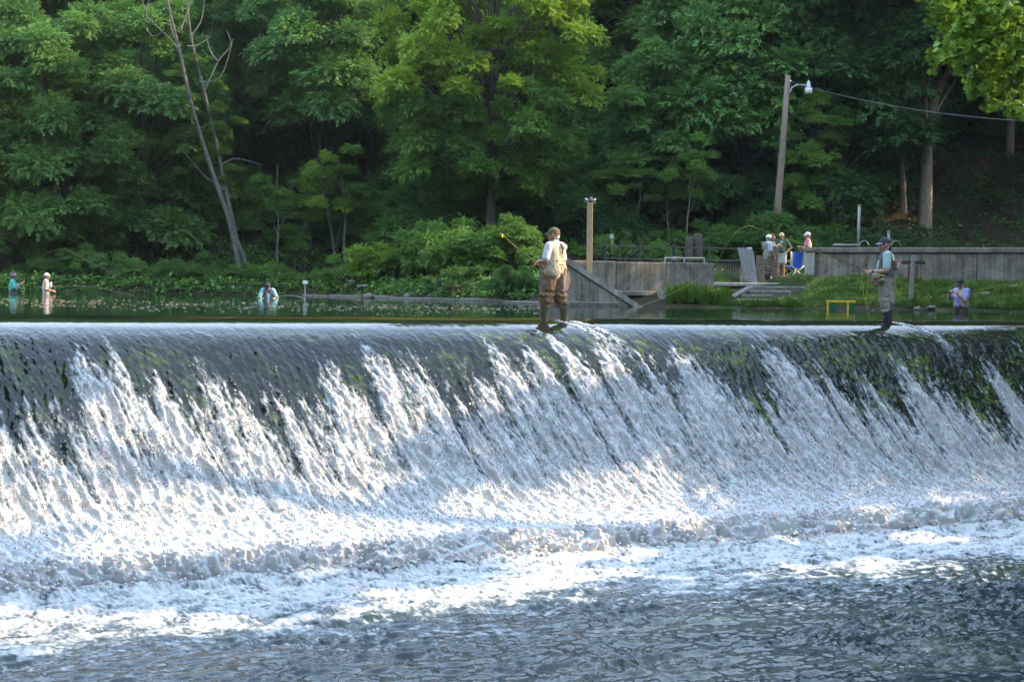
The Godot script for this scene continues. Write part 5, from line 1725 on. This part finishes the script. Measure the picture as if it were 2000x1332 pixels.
		b.append([up.call(-0.06, 0.98, 0), up.call(-0.06, top, -0.01), 0.128 * big * u, 0.128 * big * u])
		b.append([up.call(0.06, 0.98, 0), up.call(0.06, top, -0.01), 0.128 * big * u, 0.128 * big * u])
		var bag: float = S.get("baggy", 1.0)
		var wf := func(p: Vector3) -> float:
			var y := p.y / u
			var low := 1.0 - sm(0.45, 0.8, y)
			return bag * (0.020 * low * sin(p.y * 62.0 + 5.0 * noise_b.get_noise_2d(p.x * 5.0 + 3.0, p.z * 5.0)) * (0.5 + noise_a.get_noise_3d(p.x * 4.0, p.y * 3.0, p.z * 4.0)) + 0.012 * noise_c.get_noise_3d(p.x * 7.0, p.y * 6.0, p.z * 7.0) + 0.014 * (1.0 - sm(0.28, 0.36, y)) * -1.0)
		part("waders", shell(b, cell, 0.04, wf), S.waders, o)
		if S.has("belt"):
			part("belt", lathe([[0.2 * u * big, -0.02], [0.213 * u * big, 0.0], [0.2 * u * big, 0.02]], 20, up.call(0, S.get("belt_y", 1.06), -0.005), tb * Basis.from_scale(Vector3(1.03, 1, 0.80))), S.belt, o)
	if S.has("shorts"):
		var b := []
		for s in 2: b.append([hip[s], hip[s].lerp(kn[s], 0.72), 0.118 * u, 0.115 * u])
		b.append([hip[0] + Vector3(0, 0.04, 0), hip[1] + Vector3(0, 0.04, 0), 0.118 * u, 0.118 * u])
		part("shorts", shell(b, cell, 0.03, folds), S.shorts, o)
	if S.has("boots"):
		for s in 2:
			var a: Vector3 = an[s]
			part("boot", shell([[a + Vector3(0, S.get("boot_up", 0.2), 0.01) * u, a + Vector3(0, -0.02, 0.01) * u, S.get("boot_w", 0.08) * u, 0.068 * u], [a + Vector3(0, -0.035, 0.03) * u, a + Vector3(0, -0.045, -0.17) * u, 0.058 * u, 0.05 * u]], cell, 0.03), S.boots, o)
	return o

# a pouch or pack: a rounded box
func pouch(called: String, c: Vector3, size: Vector3, turn: float, mat: Material, o: Node3D) -> MeshInstance3D:
	var h := size * 0.5
	var r := minf(h.x, minf(h.y, h.z)) * 0.8
	var b := []
	var rot := Basis(Vector3.UP, turn)
	for x in [-1, 1]:
		for y in [-1, 1]:
			var i := h - Vector3(r, r, r)
			b.append([c + rot * Vector3(i.x * x, i.y * y, -i.z), c + rot * Vector3(i.x * x, i.y * y, i.z), r, r])
	b.append([c + rot * Vector3(-h.x + r, 0, 0), c + rot * Vector3(h.x - r, 0, 0), r, r])
	return part(called, shell(b, 0.012, r * 0.7), mat, o)

func rod(label: String, pts: Array, r0: float, r1: float, mat: Material, lines: Array, line_mat: Material, line_r: float, grip := 0.3, tipped := false) -> Node3D:
	var o := thing("fishing_rod", label, "fishing rod", pts[0])
	var at: Vector3 = pts[0]
	var path := smooth_path(pts.map(func(p): return p - at), 8)
	part("rod_blank", curve_pipe(path, r0, 6, r1), mat, o)
	var dir: Vector3 = (path[2] - path[0]).normalized()
	part("grip", pipe(-dir * grip * 0.5, dir * grip * 0.5, 0.014), plain(0.35, 0.22, 0.11, 0.8), o)
	var reel := part("reel", lathe([[0.0, 0.02], [0.04, 0.02], [0.045, 0.0], [0.04, -0.02], [0.0, -0.02]], 14, -dir * grip * 0.4 + Vector3(0, -0.055, 0), Basis(Vector3.RIGHT, PI * 0.5)), mats.galv, o)
	part("reel_foot", pipe(-dir * grip * 0.4, -dir * grip * 0.4 + Vector3(0, -0.03, 0), 0.008), mats.black, reel)
	for l in lines:
		part("line", curve_pipe(smooth_path(l.map(func(p): return p - at), 8), line_r, 5), line_mat, o)
	return o

func build_people() -> void:
	var tan := plain(0.46, 0.40, 0.28, 0.85)
	var brown := plain(0.21, 0.14, 0.08, 0.85)
	# 1: the man with the landing net, on the lip of the weir
	var d1 := 27.62
	var at := G(1081, d1, -0.115)
	var p1 := person("person in tan vest and brown waders standing on the weir, net on back", at, deg_to_rad(52), {"h": 1.755, "girth": 1.24, "leg_w": 1.22, "fine": true,
		"el": [Vector3(-0.27, 1.17, 0.0), Vector3(0.27, 1.16, 0.0)], "wr": [Vector3(-0.12, 1.15, -0.26), Vector3(0.05, 1.13, -0.30)], "an": [Vector3(-0.15, 0.08, -0.10), Vector3(0.16, 0.08, 0.12)],
		"hand": [Vector3(0.5, 0.1, -1), Vector3(-0.4, 0.15, -1)], "curl": 0.95, "yaw": 0.25, "nod": 0.04, "baggy": 1.3,
		"hair": plain(0.62, 0.6, 0.58, 0.8), "cap": plain(0.12, 0.11, 0.055, 0.85), "shirt": plain(0.62, 0.63, 0.72, 0.85), "sleeve": 0.80, "vest": tan, "vest_low": 0.99, "waders": brown, "wader_top": 1.02, "boots": plain(0.085, 0.09, 0.055, 0.7), "boot_up": 0.30, "boot_w": 0.083})
	pouch("back_pocket", Vector3(0, 1.10, 0.155), Vector3(0.26, 0.16, 0.05), 0.0, tan, p1)
	pouch("side_pocket", Vector3(-0.19, 1.06, -0.03), Vector3(0.05, 0.14, 0.14), 0.0, tan, p1)
	part("strap", curve_pipe([Vector3(0.03, 1.47, 0.09), Vector3(0.04, 1.40, 0.145), Vector3(0.03, 1.28, 0.155)], 0.012, 6), mats.black, p1)
	part("fly_patch", box_mesh(Vector3(0.13, 1.42, 0.135), Vector3(0.11, 0.09, 0.025), Basis(Vector3.RIGHT, -0.25) * Basis(Vector3.BACK, -0.5), 0.006), plain(0.6, 0.6, 0.56, 0.9), p1)
	part("collar", shell([[Vector3(-0.05, 1.50, 0.03), Vector3(0.05, 1.50, 0.03), 0.035, 0.035]], 0.012, 0.02), plain(0.62, 0.63, 0.72, 0.85), p1)
	landing_net("wooden teardrop landing net hanging from the tan vest", P(1099, 500, d1 - 0.05), P(1103.5, 570, d1 - 0.08), 0.125, plain(0.36, 0.15, 0.05, 0.45), true)
	var hand := P(1046, 513, d1 - 0.15)
	var gold := plain(0.35, 0.24, 0.10, 0.35)
	rod("short dark rod with bright lure held by the man on the weir", [P(1052, 518, d1), P(1030, 500, d1 - 0.1), P(1003, 478, d1 - 0.2), P(979, 456, d1 - 0.3)], 0.006, 0.003, gold,
		[[P(1050, 520, d1), P(1020, 495, d1 - 0.1), P(979, 456, d1 - 0.3)]], mats.black, 0.0022, 0.28)
	solo("fishing_lure", shell([[P(980, 457, d1 - 0.3), P(981, 463, d1 - 0.3), 0.010, 0.017]], 0.005, 0.01), plain(0.85, 0.62, 0.02, 0.4), "yellow lure dangling at the tip of the short dark rod", "lure")
	solo("strike_indicator", lump_mesh(3), plain(0.8, 0.16, 0.05, 0.4), "orange float beside the reel hand of the net-carrying man", "float", P(1045, 517, d1 - 0.2)).scale = Vector3.ONE * 0.025
	# 2: the man in the trucker cap
	var d2 := 29.35
	at = G(1727, d2, -0.135)
	var grey := plain(0.27, 0.25, 0.21, 0.85)
	var p2 := person("person in trucker cap, grey vest and waders standing on the weir", at, deg_to_rad(86), {"h": 1.72, "girth": 1.08, "fine": true,
		"el": [Vector3(-0.26, 1.13, -0.02), Vector3(0.24, 1.13, -0.02)], "wr": [Vector3(-0.11, 1.10, -0.29), Vector3(0.0, 1.12, -0.30)], "an": [Vector3(-0.12, 0.08, 0.02), Vector3(0.13, 0.08, 0.10)],
		"hand": [Vector3(0.4, 0.1, -1), Vector3(-0.3, 0.0, -1)], "curl": 0.9, "nod": 0.05, "baggy": 1.0,
		"hair": plain(0.5, 0.48, 0.46, 0.8), "cap": plain(0.018, 0.02, 0.032, 0.8), "brim": plain(0.22, 0.28, 0.36, 0.8), "shades": true, "shirt": plain(0.36, 0.48, 0.46, 0.85), "sleeve": 0.78, "vest": plain(0.085, 0.09, 0.10, 0.85), "vest_low": 1.06, "waders": grey, "wader_top": 1.14, "boots": plain(0.012, 0.014, 0.028, 0.6), "boot_up": 0.24, "boot_w": 0.082, "belt": plain(0.02, 0.02, 0.02, 0.7)})
	part("beard", shell([[Vector3(0, 1.545, -0.11), Vector3(0, 1.515, -0.10), 0.028, 0.022]], 0.008, 0.01), plain(0.6, 0.58, 0.55, 0.9), p2)
	var cap_panel := part("cap_panel", box_mesh(Vector3(0, 1.675, 0.105), Vector3(0.06, 0.045, 0.012)), plain(0.35, 0.35, 0.36, 0.8), p2)
	part("neck_cloth", shell([[Vector3(0.0, 1.55, 0.07), Vector3(0, 1.50, 0.085), 0.045, 0.03]], 0.012, 0.02), mats.black, p2)
	var pk := pouch("hip_pack", Vector3(-0.17, 0.94, -0.16), Vector3(0.16, 0.21, 0.25), 0.35, plain(0.19, 0.17, 0.10, 0.85), p2)
	pouch("leather_pocket", Vector3(-0.255, 0.89, -0.2), Vector3(0.06, 0.17, 0.12), 0.35, plain(0.22, 0.075, 0.03, 0.6), pk)
	pouch("flap", Vector3(-0.255, 0.96, -0.08), Vector3(0.05, 0.12, 0.11), 0.35, plain(0.26, 0.25, 0.17, 0.85), pk)
	pk = pouch("back_pack", Vector3(0.0, 1.21, 0.185), Vector3(0.22, 0.20, 0.12), 0.0, plain(0.26, 0.085, 0.03, 0.6), p2)
	pouch("pocket", Vector3(-0.07, 1.19, 0.225), Vector3(0.12, 0.12, 0.06), 0.0, plain(0.4, 0.4, 0.33, 0.8), pk)
	part("white_patch", box_mesh(Vector3(-0.09, 1.35, 0.135), Vector3(0.09, 0.13, 0.02), Basis(Vector3.UP, -0.5) * Basis(Vector3.RIGHT, -0.2)), mats.white, p2)
	part("watch_strap", lathe([[0.037, -0.016], [0.039, 0.0], [0.037, 0.016]], 12, Vector3(-0.13, 1.07, -0.24), Basis(Vector3.RIGHT, PI * 0.5) * Basis(Vector3.BACK, 0.5)), mats.black, p2)
	landing_net("pale bag net with wooden hoop hanging behind the trucker-cap angler", P(1744, 523, d2 + 0.05), P(1748, 585, d2 + 0.05), 0.06, plain(0.55, 0.30, 0.10, 0.45), false)
	var fly := plain(0.50, 0.50, 0.05, 0.4)
	var h2 := P(1688, 527, d2)
	rod("long fly rod with yellow line held by the trucker-cap angler", [P(1692, 529, d2), P(1640, 507, d2 - 0.3), P(1570, 478, d2 - 0.6), P(1463, 440, d2 - 1.0)], 0.007, 0.0035, plain(0.05, 0.06, 0.03, 0.4),
		[[P(1676, 534, d2), P(1664, 533, d2 - 0.1), P(1648, 522, d2 - 0.2), P(1632, 508, d2 - 0.3), P(1608, 497, d2 - 0.4), P(1570, 477, d2 - 0.6), P(1463, 440, d2 - 1.0)],
		[P(1463, 440, d2 - 1.0), P(1440, 452, d2), P(1418, 480, d2 + 1.5), P(1398, 514, d2 + 3.0), P(1350, 553, d2 + 5.0), P(1290, 583, d2 + 7.0), P(1225, 608, d2 + 7.5)],
		[P(1683, 535, d2), P(1686, 560, d2), P(1691, 592, d2), P(1697, 606, d2)], [P(1697, 606, d2), P(1693, 585, d2 + 0.02), P(1695, 560, d2 + 0.02), P(1698, 543, d2)]], fly, 0.0042, 0.26)
	# 3: bucket hat, far out
	at = G(24, 59.0, -0.95)
	person("person in bucket hat and teal shirt wading, rod raised", at, deg_to_rad(-82), {"h": 1.74, "girth": 1.12, "el": [Vector3(-0.24, 1.2, -0.12), Vector3(0.25, 1.18, -0.10)], "wr": [Vector3(-0.08, 1.14, -0.36), Vector3(0.12, 1.36, -0.33)], "curl": 1.0,
		"bucket": plain(0.02, 0.025, 0.07, 0.85), "band": plain(0.5, 0.2, 0.22, 0.8), "hair": plain(0.12, 0.08, 0.05, 0.9), "shirt": plain(0.05, 0.42, 0.34, 0.85), "sleeve": 0.9, "waders": plain(0.10, 0.09, 0.075, 0.85), "wader_top": 1.10, "belt": mats.black, "belt_y": 1.08})
	var twine := plain(0.20, 0.22, 0.10, 0.5)
	rod("bent fly rod of the bucket-hat angler", [P(37, 548, 58.8), P(60, 521, 58.6), P(86, 497, 58.4), P(125, 484, 58.0)], 0.008, 0.004, twine, [[P(125, 484, 58.0), P(175, 512, 57.5), P(258, 552, 57.0)]], twine, 0.0035)
	# 4: woman in white cap
	at = G(89, 58.0, -0.86)
	var p4 := person("person in white cap, pale vest and tan waders, low rod held forward", at, deg_to_rad(-80), {"h": 1.66, "girth": 1.0, "el": [Vector3(-0.23, 1.14, 0.02), Vector3(0.24, 1.12, 0.0)], "wr": [Vector3(-0.05, 1.06, -0.28), Vector3(0.1, 1.05, -0.27)], "curl": 1.0, "nod": 0.1,
		"cap": mats.white, "brim": plain(0.3, 0.33, 0.3, 0.8), "shades": true, "hair": plain(0.13, 0.07, 0.035, 0.8), "hair_long": 0.09, "shirt": plain(0.58, 0.52, 0.60, 0.85), "sleeve": 0.0, "waders": plain(0.42, 0.40, 0.33, 0.85), "wader_top": 1.08, "belt": plain(0.02, 0.03, 0.09, 0.8), "belt_y": 1.09})
	pouch("chest_pack", Vector3(0.0, 1.22, -0.17), Vector3(0.26, 0.2, 0.08), 0.0, plain(0.6, 0.62, 0.64, 0.8), p4)
	rod("low horizontal rod of the white-capped angler", [P(102, 560, 57.8), P(140, 559, 57.6), P(175, 561, 57.4), P(200, 562, 57.2)], 0.008, 0.004, twine, [[P(200, 562, 57.2), P(225, 570, 57.0), P(258, 577, 56.5)]], twine, 0.0035)
	# 5: tying on, deep in the pond
	at = G(522, 54.0, -1.12)
	var p5 := person("person in cap, dark vest and pale blue shirt deep in the pond, looking down", at, deg_to_rad(192), {"h": 1.74, "girth": 1.12, "bend": 0.18, "el": [Vector3(-0.30, 1.17, -0.18), Vector3(0.31, 1.17, -0.18)], "wr": [Vector3(-0.06, 1.10, -0.40), Vector3(0.10, 1.10, -0.40)], "curl": 1.0, "nod": 0.75, "yaw": -0.3,
		"cap": plain(0.035, 0.032, 0.045, 0.85), "hair": plain(0.5, 0.48, 0.46, 0.9), "shirt": plain(0.20, 0.42, 0.46, 0.85), "sleeve": 0.95, "vest": plain(0.085, 0.085, 0.11, 0.9), "waders": plain(0.10, 0.13, 0.15, 0.85), "wader_top": 1.2})
	rod("pale rod lying low over the water beside the dark-vested wader", [P(538, 580, 53.6), P(560, 577, 53.3), P(585, 580, 53.0), P(606, 590, 52.6)], 0.010, 0.006, plain(0.3, 0.3, 0.26, 0.5), [[P(606, 590, 52.6), P(570, 588, 53.2), P(550, 590, 53.5)]], plain(0.5, 0.5, 0.45, 0.5), 0.007)
	# 6: purple shirt, near the lawn
	at = G(1876, 40.6, -0.83)
	person("person in dark cap and purple shirt wading by the lawn, hands raised", at, deg_to_rad(128), {"h": 1.75, "girth": 0.96, "fine": true, "el": [Vector3(-0.24, 1.18, -0.14), Vector3(0.28, 1.22, -0.12)], "wr": [Vector3(-0.07, 1.37, -0.30), Vector3(0.05, 1.40, -0.40)], "curl": 1.1, "nod": 0.35,
		"cap": plain(0.012, 0.02, 0.022, 0.85), "shades": true, "hair": plain(0.04, 0.03, 0.025, 0.9), "shirt": plain(0.26, 0.24, 0.58, 0.85), "sleeve": 0.72, "vest": plain(0.36, 0.36, 0.30, 0.9), "vest_low": 1.04, "waders": plain(0.075, 0.055, 0.042, 0.85), "wader_top": 1.0, "belt": mats.black, "belt_y": 1.0, "baggy": 1.4})
	# the group behind the ledge
	at = G(1500, 52.6, 0.76)
	var p7 := person("person in white cap, sage vest and olive waders at the timber post", at, deg_to_rad(-78), {"h": 1.66, "girth": 1.05, "fine": true, "el": [Vector3(-0.25, 1.14, 0.02), Vector3(0.24, 1.16, -0.02)], "wr": [Vector3(-0.18, 1.0, -0.2), Vector3(0.18, 0.96, -0.17)], "curl": 0.7, "nod": 0.1,
		"cap": mats.white, "brim": plain(0.10, 0.11, 0.22, 0.8), "shades": true, "hair": plain(0.3, 0.27, 0.24, 0.9), "shirt": plain(0.38, 0.43, 0.52, 0.85), "sleeve": 0.85, "vest": plain(0.22, 0.26, 0.20, 0.9), "vest_low": 1.02, "waders": plain(0.13, 0.11, 0.06, 0.85), "wader_top": 1.0, "boots": mats.black, "boot_up": 0.2, "baggy": 1.4})
	pouch("back_pocket", Vector3(0, 1.28, 0.16), Vector3(0.28, 0.24, 0.09), 0.0, plain(0.27, 0.31, 0.25, 0.9), p7)
	at = G(1506, 54.2, 0.80)
	person("person in black and white cap hidden behind the sage-vested one, arm raised", at, deg_to_rad(-120), {"h": 1.69, "el": [Vector3(-0.26, 1.2, -0.1), Vector3(0.28, 1.25, -0.16)], "wr": [Vector3(-0.1, 1.3, -0.3), Vector3(0.12, 1.36, -0.3)], "curl": 1.0,
		"cap": plain(0.03, 0.03, 0.035, 0.85), "brim": mats.white, "brim_turn": 2.6, "hair": plain(0.1, 0.08, 0.06, 0.9), "shirt": plain(0.10, 0.11, 0.12, 0.85), "waders": plain(0.10, 0.09, 0.06, 0.85), "boots": mats.black})
	at = G(1526, 58.6, 1.0)
	var p8 := person("person in dark green T-shirt, khaki shorts and pink shoes on the platform", at, deg_to_rad(170), {"h": 1.70, "girth": 1.05, "fine": true, "el": [Vector3(-0.36, 1.18, 0.04), Vector3(0.30, 1.16, 0.0)], "wr": [Vector3(-0.22, 1.0, -0.06), Vector3(0.22, 0.98, -0.1)], "curl": 0.6, "yaw": -0.7,
		"cap": plain(0.36, 0.30, 0.22, 0.85), "shades": true, "hair": plain(0.35, 0.27, 0.15, 0.9), "shirt": plain(0.045, 0.075, 0.045, 0.85), "sleeve": 0.8, "shorts": plain(0.36, 0.35, 0.31, 0.85), "boots": plain(0.75, 0.12, 0.36, 0.6), "boot_up": 0.0, "boot_w": 0.055, "an": [Vector3(-0.10, 0.08, 0.03), Vector3(0.08, 0.08, 0.0)]})
	part("shirt_emblem", lathe([[0.0, 0.004], [0.055, 0.003], [0.06, 0.0]], 16, Vector3(0.0, 1.34, -0.142), Basis(Vector3.RIGHT, -PI * 0.5 + 0.1) * Basis.from_scale(Vector3(1.0, 1, 0.55))), plain(0.6, 0.62, 0.6, 0.8), p8)
	at = G(1577, 57.6, 1.0)
	person("person in white cap and pink shirt standing behind the long wall's end", at, deg_to_rad(72), {"h": 1.70, "el": [Vector3(-0.25, 1.18, -0.02), Vector3(0.25, 1.16, 0.0)], "wr": [Vector3(-0.12, 1.20, -0.28), Vector3(0.12, 1.12, -0.26)], "curl": 0.9,
		"cap": plain(0.55, 0.58, 0.62, 0.8), "hair": plain(0.3, 0.28, 0.26, 0.9), "shirt": plain(0.52, 0.12, 0.18, 0.85), "sleeve": 0.8, "vest": plain(0.42, 0.44, 0.40, 0.9), "vest_low": 1.05, "waders": plain(0.28, 0.26, 0.17, 0.85), "wader_top": 1.05, "boots": mats.black})

# hoop, handle and bag of a landing net hanging head down between a and b
func landing_net(label: String, a: Vector3, b: Vector3, half: float, wood: Material, flat: bool) -> void:
	var o := thing("landing_net", label, "landing net", a)
	var t := b - a
	var l := t.length()
	var dn := t / l
	var side := Vector3(0.94, 0, 0.34) if flat else Vector3(0.5, 0, 0.86)
	side = side.slide(dn).normalized()
	var nrm := side.cross(dn).normalized()
	var h0 := 0.34 * l if flat else 0.12 * l
	part("handle", curve_pipe([Vector3.ZERO, dn * h0 * 0.5, dn * (h0 + 0.04)], 0.013, 8, 0.010), wood, o)
	part("clip", pipe(Vector3(0, 0.05, 0), Vector3.ZERO, 0.008), mats.galv, o)
	var outline := func(k: float) -> Vector3:   # teardrop
		var ang := TAU * k
		var f := 0.5 - 0.5 * cos(ang)
		return dn * (h0 + (l - h0) * f) + side * half * sin(ang) * (0.75 + 0.35 * f)
	var hoop := []
	for k in 33: hoop.append(outline.call(k / 32.0))
	part("hoop", curve_pipe(hoop, 0.009, 6), wood, o)
	var mesh_mat := plain(0.62, 0.55, 0.5, 0.8) if flat else plain(0.55, 0.56, 0.5, 0.8)
	var st := begin(true)
	var deep := 0.04 if flat else 0.22
	var spot := func(x: float, y: float) -> Vector3:   # x -1..1 across, y 0..1 down
		var ang := acos(1.0 - 2.0 * clampf(y, 0.0, 1.0))
		var w := half * sin(ang) * (0.75 + 0.35 * y)
		return dn * (h0 + (l - h0) * y + (0.0 if flat else 0.1 * (1.0 - x * x) * y)) + side * w * x + nrm * deep * (1.0 - x * x) * sin(ang) * y * (1.0 if flat else -1.0)
	for s in [-1.0, 1.0]:
		for k in range(-9, 10):
			var pts := []
			for q in 13:
				var y := q / 12.0
				var x: float = k / 4.5 + s * (y - 0.5) * 2.4
				if absf(x) <= 1.0: pts.append(spot.call(x, y))
			if pts.size() > 1: tube(st, pts, [0.0042], 4, false)
	part("netting", done(st), mesh_mat, o).set_meta("kind", "stuff")
# ---------------------------------------------------------------- the scene
func _ready() -> void:
	var t0 := Time.get_ticks_msec()
	# camera
	view = Basis(Vector3.RIGHT, -atan(111.8 / FOCAL)) * Basis(Vector3.BACK, 0.013)
	var cam := Camera3D.new()
	cam.name = "camera"
	cam.fov = rad_to_deg(2.0 * atan(666.0 / FOCAL))
	cam.near = 0.1
	cam.far = 600.0
	cam.transform = Transform3D(view, eye)
	add_child(cam)
	cam.current = true
	# sky, exposure
	var sky_mat := ProceduralSkyMaterial.new()
	sky_mat.sky_top_color = Color(0.66, 0.75, 0.87)
	sky_mat.sky_horizon_color = Color(0.85, 0.89, 0.93)
	sky_mat.sky_curve = 0.18
	sky_mat.ground_bottom_color = Color(0.10, 0.12, 0.10)
	sky_mat.ground_horizon_color = Color(0.16, 0.20, 0.16)
	sky_mat.sky_energy_multiplier = 1.45
	var env := Environment.new()
	env.background_mode = Environment.BG_SKY
	env.sky = Sky.new()
	env.sky.sky_material = sky_mat
	env.tonemap_mode = Environment.TONE_MAPPER_LINEAR
	env.tonemap_exposure = 2.3
	env.fog_enabled = true
	env.fog_density = 0.00016
	env.fog_light_color = Color(0.86, 0.92, 0.95)
	env.sdfgi_enabled = true
	env.ssao_enabled = true
	env.ssil_enabled = true
	var we := WorldEnvironment.new()
	we.name = "world_environment"
	we.environment = env
	add_child(we)
	# the sun: low, from the side and a little ahead of the camera
	var az := deg_to_rad(82.0)
	var el := deg_to_rad(30.0)
	sun_dir = Vector3(cos(el) * sin(az), sin(el), -cos(el) * cos(az))
	var sun := DirectionalLight3D.new()
	sun.name = "sun"
	sun.light_color = Color(1.0, 0.885, 0.715)
	sun.light_energy = 1.45
	sun.light_angular_distance = 0.5
	sun.shadow_enabled = true
	add_child(sun)
	sun.look_at_from_position(sun_dir * 100.0, Vector3.ZERO, Vector3.UP)

	for k in 4:
		var n: FastNoiseLite = [noise_a, noise_b, noise_c, noise_d][k]
		n.noise_type = FastNoiseLite.TYPE_SIMPLEX_SMOOTH
		n.frequency = 1.0
		n.seed = 11 + k
		n.fractal_type = FastNoiseLite.FRACTAL_FBM if k != 3 else FastNoiseLite.FRACTAL_NONE
		n.fractal_octaves = 3 if k < 2 else 2
	build_profile()
	light_gaps()
	build_land()
	build_pond()
	print("land ", Time.get_ticks_msec() - t0)
	build_fall()
	print("fall ", Time.get_ticks_msec() - t0)
	build_tailwater()
	print("tail ", Time.get_ticks_msec() - t0)
	build_debris()
	make_foliage()
	build_trees()
	build_shrubs()
	build_bank_trees()
	make_mats()
	build_walls()
	build_posts()
	print("walls ", Time.get_ticks_msec() - t0)
	build_people()
	print("people ", Time.get_ticks_msec() - t0)

func water_point(x: float, y: float) -> Vector3:   # where the ray through that pixel meets the falling or the lower water
	var dir := (P(x, y, 1.0) - eye).normalized()
	var best := Vector3.ZERO
	var d := 15.0
	while d < 34.0:
		var p := eye + dir * d
		# the surface height below that point
		var h := -3.45
		var u := crest_u(1000.0)
		for k in 6:
			var q := weir(u, 0.0)
			var e := weir(u, 1.0)
			var ax := Vector2(e.x - q.x, e.z - q.z)
			var t := Vector2(p.x - q.x, p.z - q.z).dot(ax) / ax.length_squared()
			var w := weir(u, t)
			u += (p.x - w.x) * 0.05
			if k == 5: h = prof(clampf(t, -0.4, 1.0))
		if p.y < h: return p
		d += 0.1
	return eye + dir * d

func light_gaps() -> void:
	# patches of sun on the water seen in the photograph: column, row, radius in metres
	for a in [[40, 990, 0.35], [130, 1000, 0.3], [200, 970, 0.25], [330, 1010, 0.3], [400, 990, 0.35], [470, 960, 0.4], [540, 900, 0.4], [580, 840, 0.3], [560, 960, 0.45], [640, 950, 0.4], [480, 1015, 0.3], [560, 1030, 0.3], [650, 1035, 0.3], [740, 1035, 0.25], [310, 1075, 0.3], [220, 1085, 0.3], [400, 1065, 0.3],
		[700, 740, 0.22], [740, 760, 0.28], [770, 800, 0.25], [640, 770, 0.18], [860, 780, 0.22], [300, 750, 0.2], [250, 720, 0.15], [420, 760, 0.16], [60, 870, 0.3], [150, 900, 0.3], [350, 850, 0.2], [200, 1215, 0.45], [100, 1235, 0.4], [330, 1225, 0.35], [20, 1200, 0.3],
		[1060, 985, 0.25], [1250, 965, 0.22], [1320, 975, 0.2], [950, 1000, 0.2], [1100, 1080, 0.3], [1180, 1060, 0.35], [1260, 1040, 0.35], [1330, 1025, 0.3], [1120, 1120, 0.3], [1000, 1150, 0.35], [900, 1160, 0.35], [800, 1190, 0.3], [1070, 1160, 0.3], [1660, 1110, 0.3], [1740, 1105, 0.3], [1820, 1110, 0.3], [1600, 1120, 0.25], [1930, 1110, 0.3], [1970, 1120, 0.3],
		[1700, 1200, 0.35], [1640, 1190, 0.3], [1760, 1210, 0.35], [1500, 1190, 0.3], [1400, 1220, 0.25], [1970, 1270, 0.4], [1940, 1290, 0.4], [1990, 1310, 0.4], [1930, 1250, 0.3], [1370, 1300, 0.3], [1450, 1290, 0.3],
		[1000, 690, 0.15], [1100, 690, 0.2], [1180, 680, 0.25], [1130, 720, 0.2], [900, 730, 0.2], [960, 760, 0.2], [1300, 690, 0.15]]:
		lit_spots.append([water_point(a[0], a[1]), a[2] * 0.85])
	# the man with the landing net
	for h in [0.3, 0.9, 1.5]: lit_spots.append([G(1080, 27.7, h), 0.5])
	# a strip of the pond and the tall tree behind it
	for x in range(-9, 1):
		lit_spots.append([Vector3(x, 0.0, -37.0 + 0.12 * x), 0.5])
	for h in [8.0, 10.5, 13.0, 16.0]:
		lit_spots.append([G(860, 65.5, h), 3.0])
		lit_spots.append([G(960, 65.5, h), 2.4])
		lit_spots.append([G(1070, 65.5, h), 2.8])
	lit_spots.append([G(1152, 45.5, 2.2), 0.9])
	# the overhanging branch
	for a in [[1880, 40], [1950, 100], [1980, 190], [1900, 120]]: lit_spots.append([P(a[0], a[1], 30.5), 0.9])
